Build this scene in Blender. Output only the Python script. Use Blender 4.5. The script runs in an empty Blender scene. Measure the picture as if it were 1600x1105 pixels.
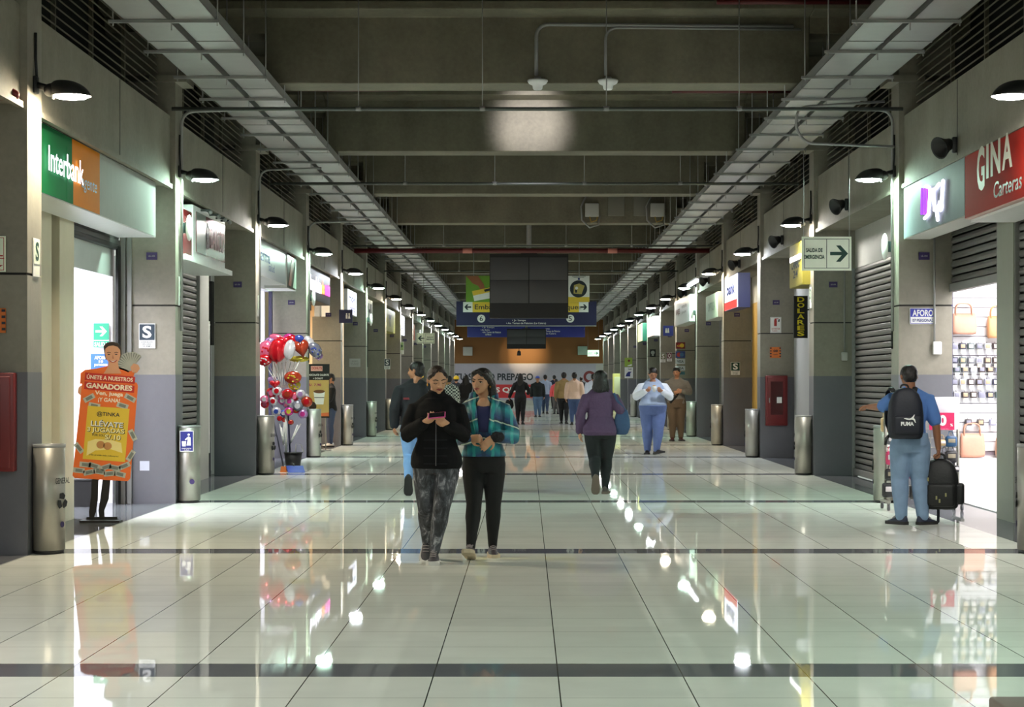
import bpy, bmesh, math, random
from mathutils import Vector, Matrix, noise
random.seed(7)
PI = math.pi
SC = bpy.context.scene
COL = SC.collection
F, VX, VY, CH = 2960.0, 823.0, 595.0, 1.42          # focal length in px, vanishing point, eye height
def at(px, py, Y):                                  # pixel at depth Y -> point
    return Vector(((px-VX)*Y/F, Y, CH-(py-VY)*Y/F))
def YK(k): return 9.29+6.49*k                       # depth of the k-th bay line
XL, XR = -4.06, 4.30                                # inner faces of the columns
SL, SR = -4.68, 4.92                                # shopfront planes
NB = 15
XA = {'S': (1,0,0), 'E': (0,1,0), 'W': (0,-1,0)}    # text direction on faces seen from the aisle
ORD = ['zeroth','first','second','third','fourth','fifth','sixth','seventh','eighth','ninth','tenth','eleventh','twelfth','thirteenth','fourteenth','fifteenth','sixteenth']
# ---------------------------------------------------------------- materials
def lin(c):
    c /= 255.0
    return c/12.92 if c <= .04045 else ((c+.055)/1.055)**2.4
def rgb(c): return (lin(c[0]), lin(c[1]), lin(c[2]), 1)
MATS = {}
def nt(name):
    m = bpy.data.materials.new(name); m.use_nodes = True
    t = m.node_tree; b = t.nodes['Principled BSDF']
    return m, t, b
def node(t, typ, **kw):
    n = t.nodes.new(typ)
    for k, v in kw.items():
        if k.startswith('_'): setattr(n, k[1:], v)
        else: n.inputs[k].default_value = v
    return n
def mat(name, c, rough=.6, metal=0, emit=None, strength=0, vary=.06, scale=8, bump=0, spec=.5, coat=0):
    if name in MATS: return MATS[name]
    m, t, b = nt(name)
    b.inputs['Roughness'].default_value = rough; b.inputs['Metallic'].default_value = metal
    b.inputs['Specular IOR Level'].default_value = spec; b.inputs['Coat Weight'].default_value = coat
    col = rgb(c)
    tc = node(t, 'ShaderNodeTexCoord')
    nz = node(t, 'ShaderNodeTexNoise', Scale=scale, Detail=5.0)
    t.links.new(tc.outputs['Object'], nz.inputs['Vector'])
    mx = node(t, 'ShaderNodeMix', _data_type='RGBA')
    mx.inputs[6].default_value = tuple(x*(1-vary) for x in col[:3])+(1,)
    mx.inputs[7].default_value = tuple(min(1, x*(1+vary)) for x in col[:3])+(1,)
    t.links.new(nz.outputs['Fac'], mx.inputs[0]); t.links.new(mx.outputs[2], b.inputs['Base Color'])
    if bump:
        bp = node(t, 'ShaderNodeBump', Strength=bump, Distance=.02)
        t.links.new(nz.outputs['Fac'], bp.inputs['Height']); t.links.new(bp.outputs['Normal'], b.inputs['Normal'])
    if emit:
        b.inputs['Emission Color'].default_value = rgb(emit); b.inputs['Emission Strength'].default_value = strength
    MATS[name] = m
    return m
def concrete(name, c, rough=.75, vary=.22, scale=1.1, streak=.5, spec=.4, bump=.25):
    m, t, b = nt(name); col = rgb(c)
    b.inputs['Roughness'].default_value = rough; b.inputs['Specular IOR Level'].default_value = spec
    g = node(t, 'ShaderNodeNewGeometry')
    n1 = node(t, 'ShaderNodeTexNoise', Scale=scale, Detail=8.0, Roughness=.65)
    t.links.new(g.outputs['Position'], n1.inputs['Vector'])
    mp = node(t, 'ShaderNodeMapping'); mp.inputs['Scale'].default_value = (2.6, 2.6, .35)
    n2 = node(t, 'ShaderNodeTexNoise', Scale=1.0, Detail=4.0)
    t.links.new(g.outputs['Position'], mp.inputs['Vector']); t.links.new(mp.outputs['Vector'], n2.inputs['Vector'])
    n3 = node(t, 'ShaderNodeTexNoise', Scale=22.0, Detail=6.0)
    t.links.new(g.outputs['Position'], n3.inputs['Vector'])
    a = node(t, 'ShaderNodeMath', _operation='MULTIPLY_ADD'); a.inputs[1].default_value = streak
    t.links.new(n2.outputs['Fac'], a.inputs[0]); t.links.new(n1.outputs['Fac'], a.inputs[2])
    a2 = node(t, 'ShaderNodeMath', _operation='MULTIPLY_ADD'); a2.inputs[1].default_value = .35
    t.links.new(n3.outputs['Fac'], a2.inputs[0]); t.links.new(a.outputs[0], a2.inputs[2])
    r = node(t, 'ShaderNodeMapRange'); r.inputs[1].default_value = .55; r.inputs[2].default_value = 1.3
    t.links.new(a2.outputs[0], r.inputs[0])
    mx = node(t, 'ShaderNodeMix', _data_type='RGBA')
    mx.inputs[6].default_value = tuple(x*(1-vary) for x in col[:3])+(1,)
    mx.inputs[7].default_value = tuple(min(1, x*(1+vary)) for x in col[:3])+(1,)
    t.links.new(r.outputs[0], mx.inputs[0]); t.links.new(mx.outputs[2], b.inputs['Base Color'])
    bp = node(t, 'ShaderNodeBump', Strength=bump, Distance=.01)
    t.links.new(n3.outputs['Fac'], bp.inputs['Height']); t.links.new(bp.outputs['Normal'], b.inputs['Normal'])
    MATS[name] = m
    return m
def glow(name, c, s):
    if name in MATS: return MATS[name]
    return mat(name, c, .5, emit=c, strength=s, vary=.01)
def floor_material():
    m, t, b = nt('polished_porcelain_tiles')
    g = node(t, 'ShaderNodeNewGeometry'); sp = node(t, 'ShaderNodeSeparateXYZ')
    t.links.new(g.outputs['Position'], sp.inputs[0])
    def M(op, a, bb=None, c=None):
        n = node(t, 'ShaderNodeMath', _operation=op)
        for i, v in enumerate((a, bb, c)):
            if v is None: continue
            if isinstance(v, (int, float)): n.inputs[i].default_value = v
            else: t.links.new(v, n.inputs[i])
        return n.outputs[0]
    x, y = sp.outputs[0], sp.outputs[1]
    yr = M('FLOORED_MODULO', M('SUBTRACT', y, YK(0)-.205), 6.49)        # 0..6.49 from the start of the dark band
    stripe = M('LESS_THAN', yr, .41)
    inaisle = M('MULTIPLY', M('GREATER_THAN', x, XL), M('LESS_THAN', x, XR))
    edge = M('SUBTRACT', 1.0, inaisle)
    dark = M('MAXIMUM', stripe, edge)
    xr = M('FLOORED_MODULO', M('ADD', x, -.151+.30), .60)
    jx = M('LESS_THAN', M('ABSOLUTE', M('SUBTRACT', xr, .30)), .0031)
    yt = M('FLOORED_MODULO', M('SUBTRACT', yr, .41), .608)
    jy = M('LESS_THAN', M('MINIMUM', yt, M('SUBTRACT', .608, yt)), .0030)
    jy2 = M('LESS_THAN', M('ABSOLUTE', M('SUBTRACT', yr, .41)), .006)
    # per tile tone
    cx = M('FLOOR', M('DIVIDE', M('ADD', x, -.151), .60)); cy = M('FLOOR', M('DIVIDE', y, .608))
    cb = node(t, 'ShaderNodeCombineXYZ'); t.links.new(cx, cb.inputs[0]); t.links.new(cy, cb.inputs[1])
    wn = node(t, 'ShaderNodeTexWhiteNoise', _noise_dimensions='2D'); t.links.new(cb.outputs[0], wn.inputs['Vector'])
    nz = node(t, 'ShaderNodeTexNoise', Scale=3.0, Detail=6.0); t.links.new(g.outputs['Position'], nz.inputs['Vector'])
    tone = M('ADD', M('MULTIPLY', wn.outputs[0], .07), M('MULTIPLY', nz.outputs['Fac'], .16))
    tone = M('ADD', tone, .84)
    def mix(f, a, bb):
        n = node(t, 'ShaderNodeMix', _data_type='RGBA')
        t.links.new(f, n.inputs[0])
        for i, v in ((6, a), (7, bb)):
            if isinstance(v, tuple): n.inputs[i].default_value = v
            else: t.links.new(v, n.inputs[i])
        return n.outputs[2]
    vm = node(t, 'ShaderNodeMix', _data_type='RGBA', _blend_type='MULTIPLY'); vm.inputs[0].default_value = 1
    base = mix(dark, rgb((242, 243, 233)), rgb((112, 113, 118)))
    base = mix(jy, base, rgb((150, 148, 138)))
    base = mix(jx, base, rgb((70, 70, 68)))
    base = mix(jy2, base, rgb((60, 60, 62)))
    t.links.new(base, vm.inputs[6])
    cc = node(t, 'ShaderNodeCombineColor'); [t.links.new(tone, cc.inputs[i]) for i in range(3)]
    t.links.new(cc.outputs[0], vm.inputs[7]); t.links.new(vm.outputs[2], b.inputs['Base Color'])
    n2 = node(t, 'ShaderNodeTexNoise', Scale=1.3, Detail=4.0); t.links.new(g.outputs['Position'], n2.inputs['Vector'])
    rr = M('ADD', M('MULTIPLY', n2.outputs['Fac'], .025), .008)
    t.links.new(rr, b.inputs['Roughness'])
    b.inputs['Specular IOR Level'].default_value = 0.0
    # tiles lie a hair out of level, so reflections break up from tile to tile
    w2 = node(t, 'ShaderNodeTexWhiteNoise', _noise_dimensions='2D'); t.links.new(cb.outputs[0], w2.inputs['Vector'])
    vv = node(t, 'ShaderNodeVectorMath', _operation='MULTIPLY_ADD')
    t.links.new(w2.outputs['Color'], vv.inputs[0]); vv.inputs[1].default_value = (.0008, .0008, 0); vv.inputs[2].default_value = (-.0004, -.0004, 1)
    nn = node(t, 'ShaderNodeVectorMath', _operation='NORMALIZE'); t.links.new(vv.outputs[0], nn.inputs[0])
    bp = node(t, 'ShaderNodeBump', Strength=.006, Distance=.004); nb = node(t, 'ShaderNodeTexNoise', Scale=2.2, Detail=2.0)
    t.links.new(g.outputs['Position'], nb.inputs['Vector']); t.links.new(nb.outputs['Fac'], bp.inputs['Height'])
    t.links.new(nn.outputs[0], bp.inputs['Normal'])
    gl = node(t, 'ShaderNodeBsdfGlossy'); t.links.new(rr, gl.inputs['Roughness']); t.links.new(bp.outputs[0], gl.inputs['Normal'])
    fr = node(t, 'ShaderNodeFresnel', IOR=1.45); fac = M('MULTIPLY', fr.outputs[0], .80)
    ms = node(t, 'ShaderNodeMixShader'); t.links.new(fac, ms.inputs[0]); t.links.new(b.outputs[0], ms.inputs[1]); t.links.new(gl.outputs[0], ms.inputs[2])
    t.links.new(ms.outputs[0], t.nodes['Material Output'].inputs['Surface'])
    MATS['floor'] = m
    return m
# ---------------------------------------------------------------- mesh builder
class MB:
    def __init__(s): s.v, s.f, s.m, s.ms, s.sm = [], [], [], [], []
    def mi(s, m):
        if m not in s.ms: s.ms.append(m)
        return s.ms.index(m)
    def add(s, vs, fs, m, smooth=False):
        o = len(s.v); i = s.mi(m)
        s.v += [tuple(v) for v in vs]
        for f in fs: s.f.append([o+k for k in f]); s.m.append(i); s.sm.append(smooth)
        return s
    def box(s, lo, hi, m, X=None):
        (a,b,c),(d,e,g) = lo, hi
        a,d = min(a,d),max(a,d); b,e = min(b,e),max(b,e); c,g = min(c,g),max(c,g)
        vs = [(a,b,c),(d,b,c),(d,e,c),(a,e,c),(a,b,g),(d,b,g),(d,e,g),(a,e,g)]
        if X: vs = [X @ Vector(v) for v in vs]
        return s.add(vs, [(0,3,2,1),(4,5,6,7),(0,1,5,4),(1,2,6,5),(2,3,7,6),(3,0,4,7)], m)
    def rbox(s, lo, hi, r, m, X=None, seg=2):         # box with rounded edges
        bm = bmesh.new(); bmesh.ops.create_cube(bm, size=1)
        for v in bm.verts: v.co = Vector([lo[i]+(v.co[i]+.5)*(hi[i]-lo[i]) for i in range(3)])
        bmesh.ops.bevel(bm, geom=bm.edges[:], offset=r, segments=seg, profile=.5, affect='EDGES')
        bm.verts.index_update()
        s.add([(X @ v.co) if X else v.co for v in bm.verts], [[v.index for v in f.verts] for f in bm.faces], m, True); bm.free()
        return s
    def loft(s, rings, m, cap=True, smooth=True):
        n = len(rings[0]); vs = [p for r in rings for p in r]; fs = []
        for i in range(len(rings)-1):
            for j in range(n):
                k = (j+1) % n
                fs.append((i*n+j, i*n+k, (i+1)*n+k, (i+1)*n+j))
        if cap: fs.append(tuple(range(n))[::-1]); fs.append(tuple((len(rings)-1)*n+j for j in range(n)))
        return s.add(vs, fs, m, smooth)
    def tube(s, pts, rad, m, n=10, up=None, caps=True, round_=False, smooth=True):
        P = [Vector(p) for p in pts]
        R = rad if isinstance(rad, (list, tuple)) else [rad]*len(P)
        R = [(r, r) if not isinstance(r, (list, tuple)) else r for r in R]
        rings = []; T = []
        for i in range(len(P)):
            d = (P[min(i+1, len(P)-1)]-P[max(i-1, 0)]); T.append(d.normalized() if d.length > 1e-9 else Vector((0,0,1)))
        u = Vector(up) if up else (Vector((1,0,0)) if abs(T[0].x) < .8 else Vector((0,1,0)))
        def ring(c, t, a, b):
            nonlocal u
            e1 = (u-t*u.dot(t))
            e1 = e1.normalized() if e1.length > 1e-6 else t.orthogonal().normalized()
            u = e1 if not up else u
            e2 = t.cross(e1)
            return [c+e1*(a*math.cos(2*PI*k/n))+e2*(b*math.sin(2*PI*k/n)) for k in range(n)]
        if round_:
            a, b = R[0]; h = min(a, b)
            for q in (.15, .6): rings.append(ring(P[0]-T[0]*h*math.cos(q*PI/2), T[0], a*math.sin(q*PI/2), b*math.sin(q*PI/2)))
        for c, t, (a, b) in zip(P, T, R): rings.append(ring(c, t, a, b))
        if round_:
            a, b = R[-1]; h = min(a, b)
            for q in (.6, .15): rings.append(ring(P[-1]+T[-1]*h*math.cos(q*PI/2), T[-1], a*math.sin(q*PI/2), b*math.sin(q*PI/2)))
        return s.loft(rings, m, caps, smooth)
    def cyl(s, a, b, r, m, n=16, r2=None, caps=True): return s.tube([a, b], [r, r if r2 is None else r2], m, n, caps=caps)
    def ball(s, c, r, m, n=14, k=9, X=None):
        r = r if isinstance(r, (tuple, list)) else (r, r, r); c = Vector(c); vs = []; fs = []
        R = X if X else Matrix.Identity(3)
        for i in range(1, k):
            a = PI*i/k
            for j in range(n):
                b = 2*PI*j/n
                vs.append(c + R @ Vector((r[0]*math.sin(a)*math.cos(b), r[1]*math.sin(a)*math.sin(b), r[2]*math.cos(a))))
        for i in range(k-2):
            for j in range(n): fs.append((i*n+j, (i+1)*n+j, (i+1)*n+(j+1)%n, i*n+(j+1)%n))
        t = len(vs); vs += [c + R @ Vector((0,0,r[2])), c + R @ Vector((0,0,-r[2]))]
        for j in range(n): fs.append((t, j, (j+1)%n)); fs.append((t+1, (k-2)*n+(j+1)%n, (k-2)*n+j))
        return s.add(vs, fs, m, True)
    def lathe(s, prof, c, m, n=20, axis=(0,0,1), smooth=True, caps=True):
        ax = Vector(axis).normalized(); e1 = ax.orthogonal().normalized(); e2 = ax.cross(e1); c = Vector(c)
        return s.loft([[c+ax*z+(e1*math.cos(2*PI*j/n)+e2*math.sin(2*PI*j/n))*max(r, 1e-4) for j in range(n)] for r, z in prof], m, caps, smooth)
    def poly(s, pts, c, xa, d, m, up=(0,0,1)):           # extruded outline, front face d ahead of c
        c, xa, up = Vector(c), Vector(xa), Vector(up); nn = xa.cross(up); n = len(pts)
        ar = sum(pts[i][0]*pts[(i+1)%n][1]-pts[(i+1)%n][0]*pts[i][1] for i in range(n))
        if ar < 0: pts = pts[::-1]
        fr = [c+xa*a+up*b+nn*d for a, b in pts]; bk = [c+xa*a+up*b for a, b in pts]
        fs = [tuple(range(n)), tuple(range(2*n-1, n-1, -1))]+[(i, n+i, n+(i+1)%n, (i+1)%n) for i in range(n)]
        return s.add(fr+bk, fs, m)
    def rect(s, c, xa, w, h, d, m, up=(0,0,1)): return s.poly([(-w/2,-h/2),(w/2,-h/2),(w/2,h/2),(-w/2,h/2)], c, xa, d, m, up)
    def text(s, body, c, xa, w, h, m, d=.002, bold=.0, up=(0,0,1), shear=0):
        vs, fs = text_mesh(body, bold); c, xa, up = Vector(c), Vector(xa), Vector(up); nn = xa.cross(up)
        return s.add([c+xa*(a*w+shear*b*h)+up*(b*h)+nn*d for a, b in vs], fs, m)
    def build(s, name, parent=None, world=False, bevel=0, sub=0, loc=None):
        me = bpy.data.meshes.new(name)
        off = Vector((0,0,0))
        if world and parent is not None: off = wloc(parent)
        me.from_pydata([tuple(Vector(v)-off) for v in s.v], [], s.f); me.update()
        for m in s.ms: me.materials.append(m)
        me.polygons.foreach_set('material_index', s.m); me.polygons.foreach_set('use_smooth', s.sm)
        o = bpy.data.objects.new(name, me); COL.objects.link(o)
        if parent is not None: o.parent = parent
        if loc is not None: o.location = loc
        if bevel:
            b = o.modifiers.new('bevel', 'BEVEL'); b.width = bevel; b.segments = 2; b.limit_method = 'ANGLE'
        return o
def wloc(o):
    v = Vector((0,0,0))
    while o is not None: v += o.location; o = o.parent
    return v
TXT = {}
def text_mesh(body, bold):
    if (body, bold) in TXT: return TXT[(body, bold)]
    cu = bpy.data.curves.new('lettering', 'FONT'); cu.body = body; cu.offset = bold; cu.resolution_u = 3
    o = bpy.data.objects.new('lettering', cu); COL.objects.link(o)
    dg = bpy.context.evaluated_depsgraph_get(); dg.update()
    me = bpy.data.meshes.new_from_object(o.evaluated_get(dg))
    vs = [(v.co.x, v.co.y) for v in me.vertices]; fs = [tuple(p.vertices) for p in me.polygons]
    nz = sum(p.normal.z for p in me.polygons)
    if nz < 0: fs = [f[::-1] for f in fs]
    bpy.data.objects.remove(o); bpy.data.curves.remove(cu); bpy.data.meshes.remove(me)
    x0, x1 = min(a for a, b in vs), max(a for a, b in vs); y0, y1 = min(b for a, b in vs), max(b for a, b in vs)
    vs = [((a-(x0+x1)/2)/(x1-x0), (b-(y0+y1)/2)/(y1-y0)) for a, b in vs]
    TXT[(body, bold)] = (vs, fs)
    return TXT[(body, bold)]
def tag(o, label, cat=None, group=None, kind=None):
    o['label'] = label
    if cat: o['category'] = cat
    if group: o['group'] = group
    if kind: o['kind'] = kind
    return o
def thing(name, label, cat, loc=(0,0,0), rz=0, group=None):
    o = bpy.data.objects.new(name, None); COL.objects.link(o); o.location = loc; o.rotation_euler = (0,0,rz); o.empty_display_size = .1
    return tag(o, label, cat, group)
def struct(o, label=None):
    o['kind'] = 'structure'
    if label: o['label'] = label
    return o
def dup(root, loc=None, label=None, rz=None):
    def cp(o, par):
        c = o.copy(); COL.objects.link(c)
        if par is not None: c.parent = par
        for ch in list(o.children): cp(ch, c)
        return c
    r = cp(root, None)
    if loc is not None: r.location = loc
    if rz is not None: r.rotation_euler = (0,0,rz)
    if label: r['label'] = label
    return r
def circ(r, n=20, cx=0, cz=0, ry=None, a0=0, a1=2*PI):
    return [(cx+r*math.cos(a0+(a1-a0)*i/n), cz+(ry or r)*math.sin(a0+(a1-a0)*i/n)) for i in range(n)]
def bez(a, b, r=.08, n=6): pass
def bend(pts, r=.08, n=5):                               # polyline with rounded corners
    P = [Vector(p) for p in pts]; out = [P[0]]
    for i in range(1, len(P)-1):
        d1 = (P[i-1]-P[i]); d2 = (P[i+1]-P[i]); rr = min(r, d1.length*.45, d2.length*.45)
        a = P[i]+d1.normalized()*rr; c = P[i]+d2.normalized()*rr
        for k in range(n+1):
            t = k/n; out.append(a*(1-t)**2+P[i]*2*t*(1-t)+c*t*t)
    return out+[P[-1]]
# ---------------------------------------------------------------- palette
CON = concrete('fair_faced_concrete', (132, 128, 115), vary=.32)
CONC = concrete('sealed_column_concrete', (134, 129, 116), rough=.40, vary=.3, spec=.5, bump=.06)
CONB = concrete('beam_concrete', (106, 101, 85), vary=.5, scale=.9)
DADO = concrete('grey_blue_dado_paint', (104, 104, 110), rough=.38, vary=.1, streak=.3, bump=.08)
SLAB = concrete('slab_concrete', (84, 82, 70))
FLOORM = floor_material()
BLACKM = mat('black_metal', (26, 26, 27), .5)
LOUV = mat('louvre_metal', (112, 107, 92), .6)
DARKV = mat('dark_void', (16, 16, 16), .9)
GALV = mat('galvanised_steel', (142, 142, 140), .5, .35, vary=.1, scale=5)
STEEL = mat('brushed_stainless', (158, 155, 146), .42, .6, vary=.05, scale=30)
SHUT = mat('grey_shutter', (112, 110, 108), .45, .35, vary=.06)
WHITE = mat('white_paint', (226, 226, 224), .5)
CREAM = mat('cream_paint', (214, 206, 180), .5)
PALE = mat('pale_grey_panel', (176, 176, 170), .6)
DGREEN = mat('sign_green', (8, 62, 50), .5)
PHOSG = mat('photoluminescent_pale_green', (238, 248, 226), .5)
BLUE = mat('sign_blue', (24, 34, 120), .45)
NAVY = mat('navy_sign', (18, 22, 70), .5)
RED = mat('sign_red', (176, 34, 26), .45)
DRED = mat('dark_red', (112, 22, 24), .5)
ORANGE = mat('print_orange', (222, 92, 34), .5)
YELLOW = mat('print_yellow', (226, 192, 60), .5)
PURPLE = mat('plate_purple', (50, 34, 88), .5)
BLACK = mat('flat_black', (14, 14, 15), .6)
GREY = mat('mid_grey', (120, 120, 118), .6)
WHT = mat('sign_white', (232, 232, 230), .5)
INK = mat('sign_ink', (30, 40, 50), .6)
# ================================================================= THE HALL
MB().box((-12,-34,-.2),(12,114.2,0), FLOORM).build('floor')
struct(bpy.data.objects['floor'], 'polished cream tiled floor with dark cross bands')
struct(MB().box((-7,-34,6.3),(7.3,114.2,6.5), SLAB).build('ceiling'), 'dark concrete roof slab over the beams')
struct(MB().box((-5.1,-34,3.9),(-4.95,114.2,6.3), DARKV).build('wall_left'), 'dark wall behind the left louvres')
struct(MB().box((5.2,-34,3.9),(5.35,114.2,6.3), DARKV).build('wall_right'), 'dark wall behind the right louvres')
def beam(k):
    y = YK(k); m = MB()
    deep = [(-.28,4.87),(.28,4.87),(.30,5.64),(.66,5.66),(.66,5.76),(.30,5.80),(.30,6.3),(-.30,6.3),(-.30,5.80),(-.66,5.76),(-.66,5.66),(-.30,5.64)]
    shal = [(a, max(b, 5.45)) for a, b in deep]
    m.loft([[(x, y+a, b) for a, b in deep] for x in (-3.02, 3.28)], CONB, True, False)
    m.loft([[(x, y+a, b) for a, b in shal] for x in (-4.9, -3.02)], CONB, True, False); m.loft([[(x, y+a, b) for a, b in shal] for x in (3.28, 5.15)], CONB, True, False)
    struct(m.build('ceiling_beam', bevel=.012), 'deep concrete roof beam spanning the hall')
for k in range(-4, NB+2): beam(k)
def side(s): return (XL, SL, -1) if s == 'L' else (XR, SR, 1)
SIDE = {'L': 'left', 'R': 'right'}
GROOVE = mat('shadow_joint', (48, 47, 44), .9)
def column(k, s, y0=None, y1=None):
    xi, xs, d = side(s); y0 = YK(k)-.38; y1 = YK(k)+.07; m = MB(); xo = xi+d*.62
    if s == 'L' and k == 5:                               # slim pillar above a wide lower block
        m.box((xi,y0,2.82),(xi+d*.24,y1,4.87), CONC)
        m.box((xi,y0,2.30),(xo,y1,2.82), CONC)
    else: m.box((xi,y0,2.30),(xo,y1,4.87), CONC)
    m.box((xi+d*.012,y0+.012,2.28),(xo-d*.012,y1-.012,2.30), GROOVE)
    m.box((xi,y0,1.49),(xo,y1,2.28), CONC)
    m.box((xi-d*.003,y0-.003,0),(xo,y1,1.49), DADO)
    struct(m.build('concrete_column'), 'concrete column with a grey blue lower band, %s side' % SIDE[s])
    struct(MB().box((xi+d*.3,y0-.03,4.87),(xi-d*.13,y1+.03,4.95), CONC).box((xi,y0,4.95),(xo,y1,5.45), CONC).build('concrete_cap'), 'thin concrete cap on a column, %s side' % SIDE[s])
for k in range(-4, NB+1):
    for s in 'LR':
        if k == NB: pass
        column(k, s)
def fascia(k, s):
    xi, xs, d = side(s); a, b = YK(k)+.07, YK(k+1)-.38; x0 = xi+d*.06
    ob = MB().box((x0,a,3.67),(xi+d*.72,b,4.48), CON).box((x0-d*.03,a,3.64),(x0+d*.02,b,3.69), CON)
    ym = a+(b-a)*.55
    ob.box((x0-d*.004,ym,3.70),(x0,ym+.012,4.47), GROOVE)
    struct(ob.build('wall_fascia'), 'concrete fascia beam above the shopfronts, %s side' % SIDE[s])
    m = MB(); n = 17
    for i in range(n):
        z = 4.54+i*.085; x = xi+d*.20
        m.loft([[(x,y,z),(x+d*.04,y,z+.03),(x+d*.045,y,z+.045),(x,y,z+.018)] for y in (a-.1,b+.1)], LOUV, True, False)
    for y in (a+1.5, a+3.0, a+4.5): m.box((xi+d*.26,y,4.48),(xi+d*.30,y+.04,6.0), LOUV)
    struct(m.build('wall_louvre'), 'dark horizontal louvre above the fascia, %s side' % SIDE[s])
for k in range(-4, NB):
    for s in 'LR': fascia(k, s)
# ---- shopfronts
def shutter(s, y0, y1, z0, z1, label):
    xi, xs, d = side(s); m = MB(); prof = []; p = .088; z = z0
    n = max(1, int(round((z1-z0)/p))); p = (z1-z0)/n
    for i in range(n):
        zz = z0+i*p
        for q, dx in ((0,.0),(.12,.0),(.22,.010),(.5,.014),(.85,.008),(.93,0)): prof.append((dx, zz+q*p))
    prof.append((0, z1))
    vs = [(xs-d*dx, y, z) for y in (y0, y1) for dx, z in prof]; N = len(prof)
    fs = [(i, i+1, N+i+1, N+i) if d < 0 else (i, N+i, N+i+1, i+1) for i in range(N-1)]
    t = thing('roller_shutter', label, 'roller shutter', (xs, (y0+y1)/2, z0))
    c = MB().add(vs, fs, SHUT, False); c.box((xs,y0,z0),(xs+d*.03,y1,z1), SHUT); c.build('curtain', t, True)
    MB().box((xs-d*.035,y0,z0),(xs+d*.03,y1,z0+.09), GALV).build('bottom_rail', t, True)
    for y in (y0, y1): MB().box((xs-d*.05,y-.03,0),(xs+d*.02,y+.03,z1), GALV).build('guide_rail', t, True)
    return t
def wallpiece(s, y0, y1, z0, z1, m, name='wall_shopfront', t=.12, off=0):
    xi, xs, d = side(s)
    return struct(MB().box((xs+d*off,y0,z0),(xs+d*(off+t),y1,z1), m).build(name), 'shopfront wall panel, %s side' % SIDE[s])
def bay(k): return YK(k)+.07, YK(k+1)-.38
for k in range(0, NB):
    a, b = bay(k)
    for s in 'LR':
        if (s, k) in (('L',1),('R',1),('L',3),('L',2),('L',4),('L',5)): continue
        zt = 3.1
        wallpiece(s, a, b, zt, 3.67, PALE if s == 'R' else CON)
        if (s, k) == ('R', 3):
            wallpiece(s, a, b, 0, zt, mat('pale_grey_tiles', (178,178,176), .35)); continue
        if (s, k) == ('R', 4):
            wallpiece(s, b-1.6, b, 0, zt, mat('ochre_wall', (170,136,60), .6)); wallpiece(s, a, b-1.6, 0, zt, CON); continue
        if k >= 6: wallpiece(s, a, b, 0, zt, SHUT); continue
        t = shutter(s, a, b, 0.02, zt, 'closed grey roller shutter behind the %s %s column' % (ORD[k], SIDE[s]))
WROOM = mat('white_shop_wall', (240, 240, 244), .6, vary=.01)
WARM = mat('warm_shop_wall', (238, 214, 178), .6, vary=.02)
def room(s, y0, y1, depth, m, col, power, h=3.3):
    xi, xs, d = side(s); x0 = xs+d*.13; x1 = xs+d*depth
    for lo_, hi_ in (((x1,y0,0),(x1+d*.1,y1,h)), ((x0,y1,0),(x1,y1+.1,h)), ((x0,y0-.1,0),(x1,y0,h)), ((x0,y0,h),(x1,y1,h+.1))):
        struct(MB().box(lo_, hi_, m).build('wall_shop_room'), 'bright shop interior wall, %s side' % SIDE[s])
    la = bpy.data.lights.new('shop_ceiling_light', 'AREA'); la.shape = 'RECTANGLE'; la.size = depth*.6; la.size_y = (y1-y0)*.6; la.energy = power; la.color = col
    lo = bpy.data.objects.new('shop_ceiling_light', la); COL.objects.link(lo); lo.location = ((x0+x1)/2, (y0+y1)/2, h-.05)
# bay L1: bank agency
a, b = bay(1)
room('L', a+2.3, 22.0, 3.4, WROOM, (.93,.94,1), 125)
wallpiece('L', a, 18.2, 0, 3.67, CREAM)
wallpiece('L', 18.2, 18.74, 0, 3.07, CREAM, off=.02)
wallpiece('L', 18.74, 18.86, 0, 3.67, BLACK, off=.05)
wallpiece('L', 18.2, 18.74, 3.07, 3.67, mat('dark_header', (66,60,60), .6), off=.05)
wallpiece('L', 18.86, 19.46, 0, 3.67, CREAM, off=-.03)
t = thing('rolled_shutter', 'dark grey shutter rolled up over the bright bank doorway', 'roller shutter', (SL, 20.6, 2.96))
m = MB()
for i in range(9): m.box((SL-.02-.01*(i%2),19.46,2.97+i*.078),(SL-.1,b,2.97+i*.078+.07), mat('dark_shutter', (92,90,90), .45, .3))
m.build('curtain', t, True)
MB().rbox((SL-.13,19.46,2.93),(SL-.005,b,2.985), .01, BLACKM).build('bottom_rail', t, True)
t = tag(MB().box((SL-.12,19.5,2.62),(SL-.09,21.84,2.93), mat('frosted_panel', (196,204,200), .5)).build('transom_panel'), 'pale frosted transom panel above the bank doorway', 'panel')
t = tag(MB().box((SL,21.84,0),(SL+.05,21.9,3.1), GALV).box((SL+.07,21.85,0),(SL+.12,21.9,3.1), GALV).box((SL-.03,21.7,0),(SL,21.86,2.96), BLACK).build('door_jamb'), 'steel and black jamb beside the bright bank doorway', 'door jamb')
# bay L2
a, b = bay(2)
wallpiece('L', a, b, 3.0, 3.67, CON)
shutter('L', a, 26.85, .02, 3.0, 'closed grey shutter under the dark red sign boxes')
wallpiece('L', 26.85, 27.65, 0, 3.0, PALE, off=-.04)
wallpiece('L', 27.65, b, 0, 3.0, mat('dark_glass_front', (38,40,42), .15), off=.05)
tag(MB().box((SL-.05,27.70,.35),(SL-.01,28.05,2.3), WHT).box((SL-.05,28.15,1.95),(SL,28.36,2.9), BLACK).build('window_poster'), 'white strip poster in the dark window left of the third left column', 'poster')
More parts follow.
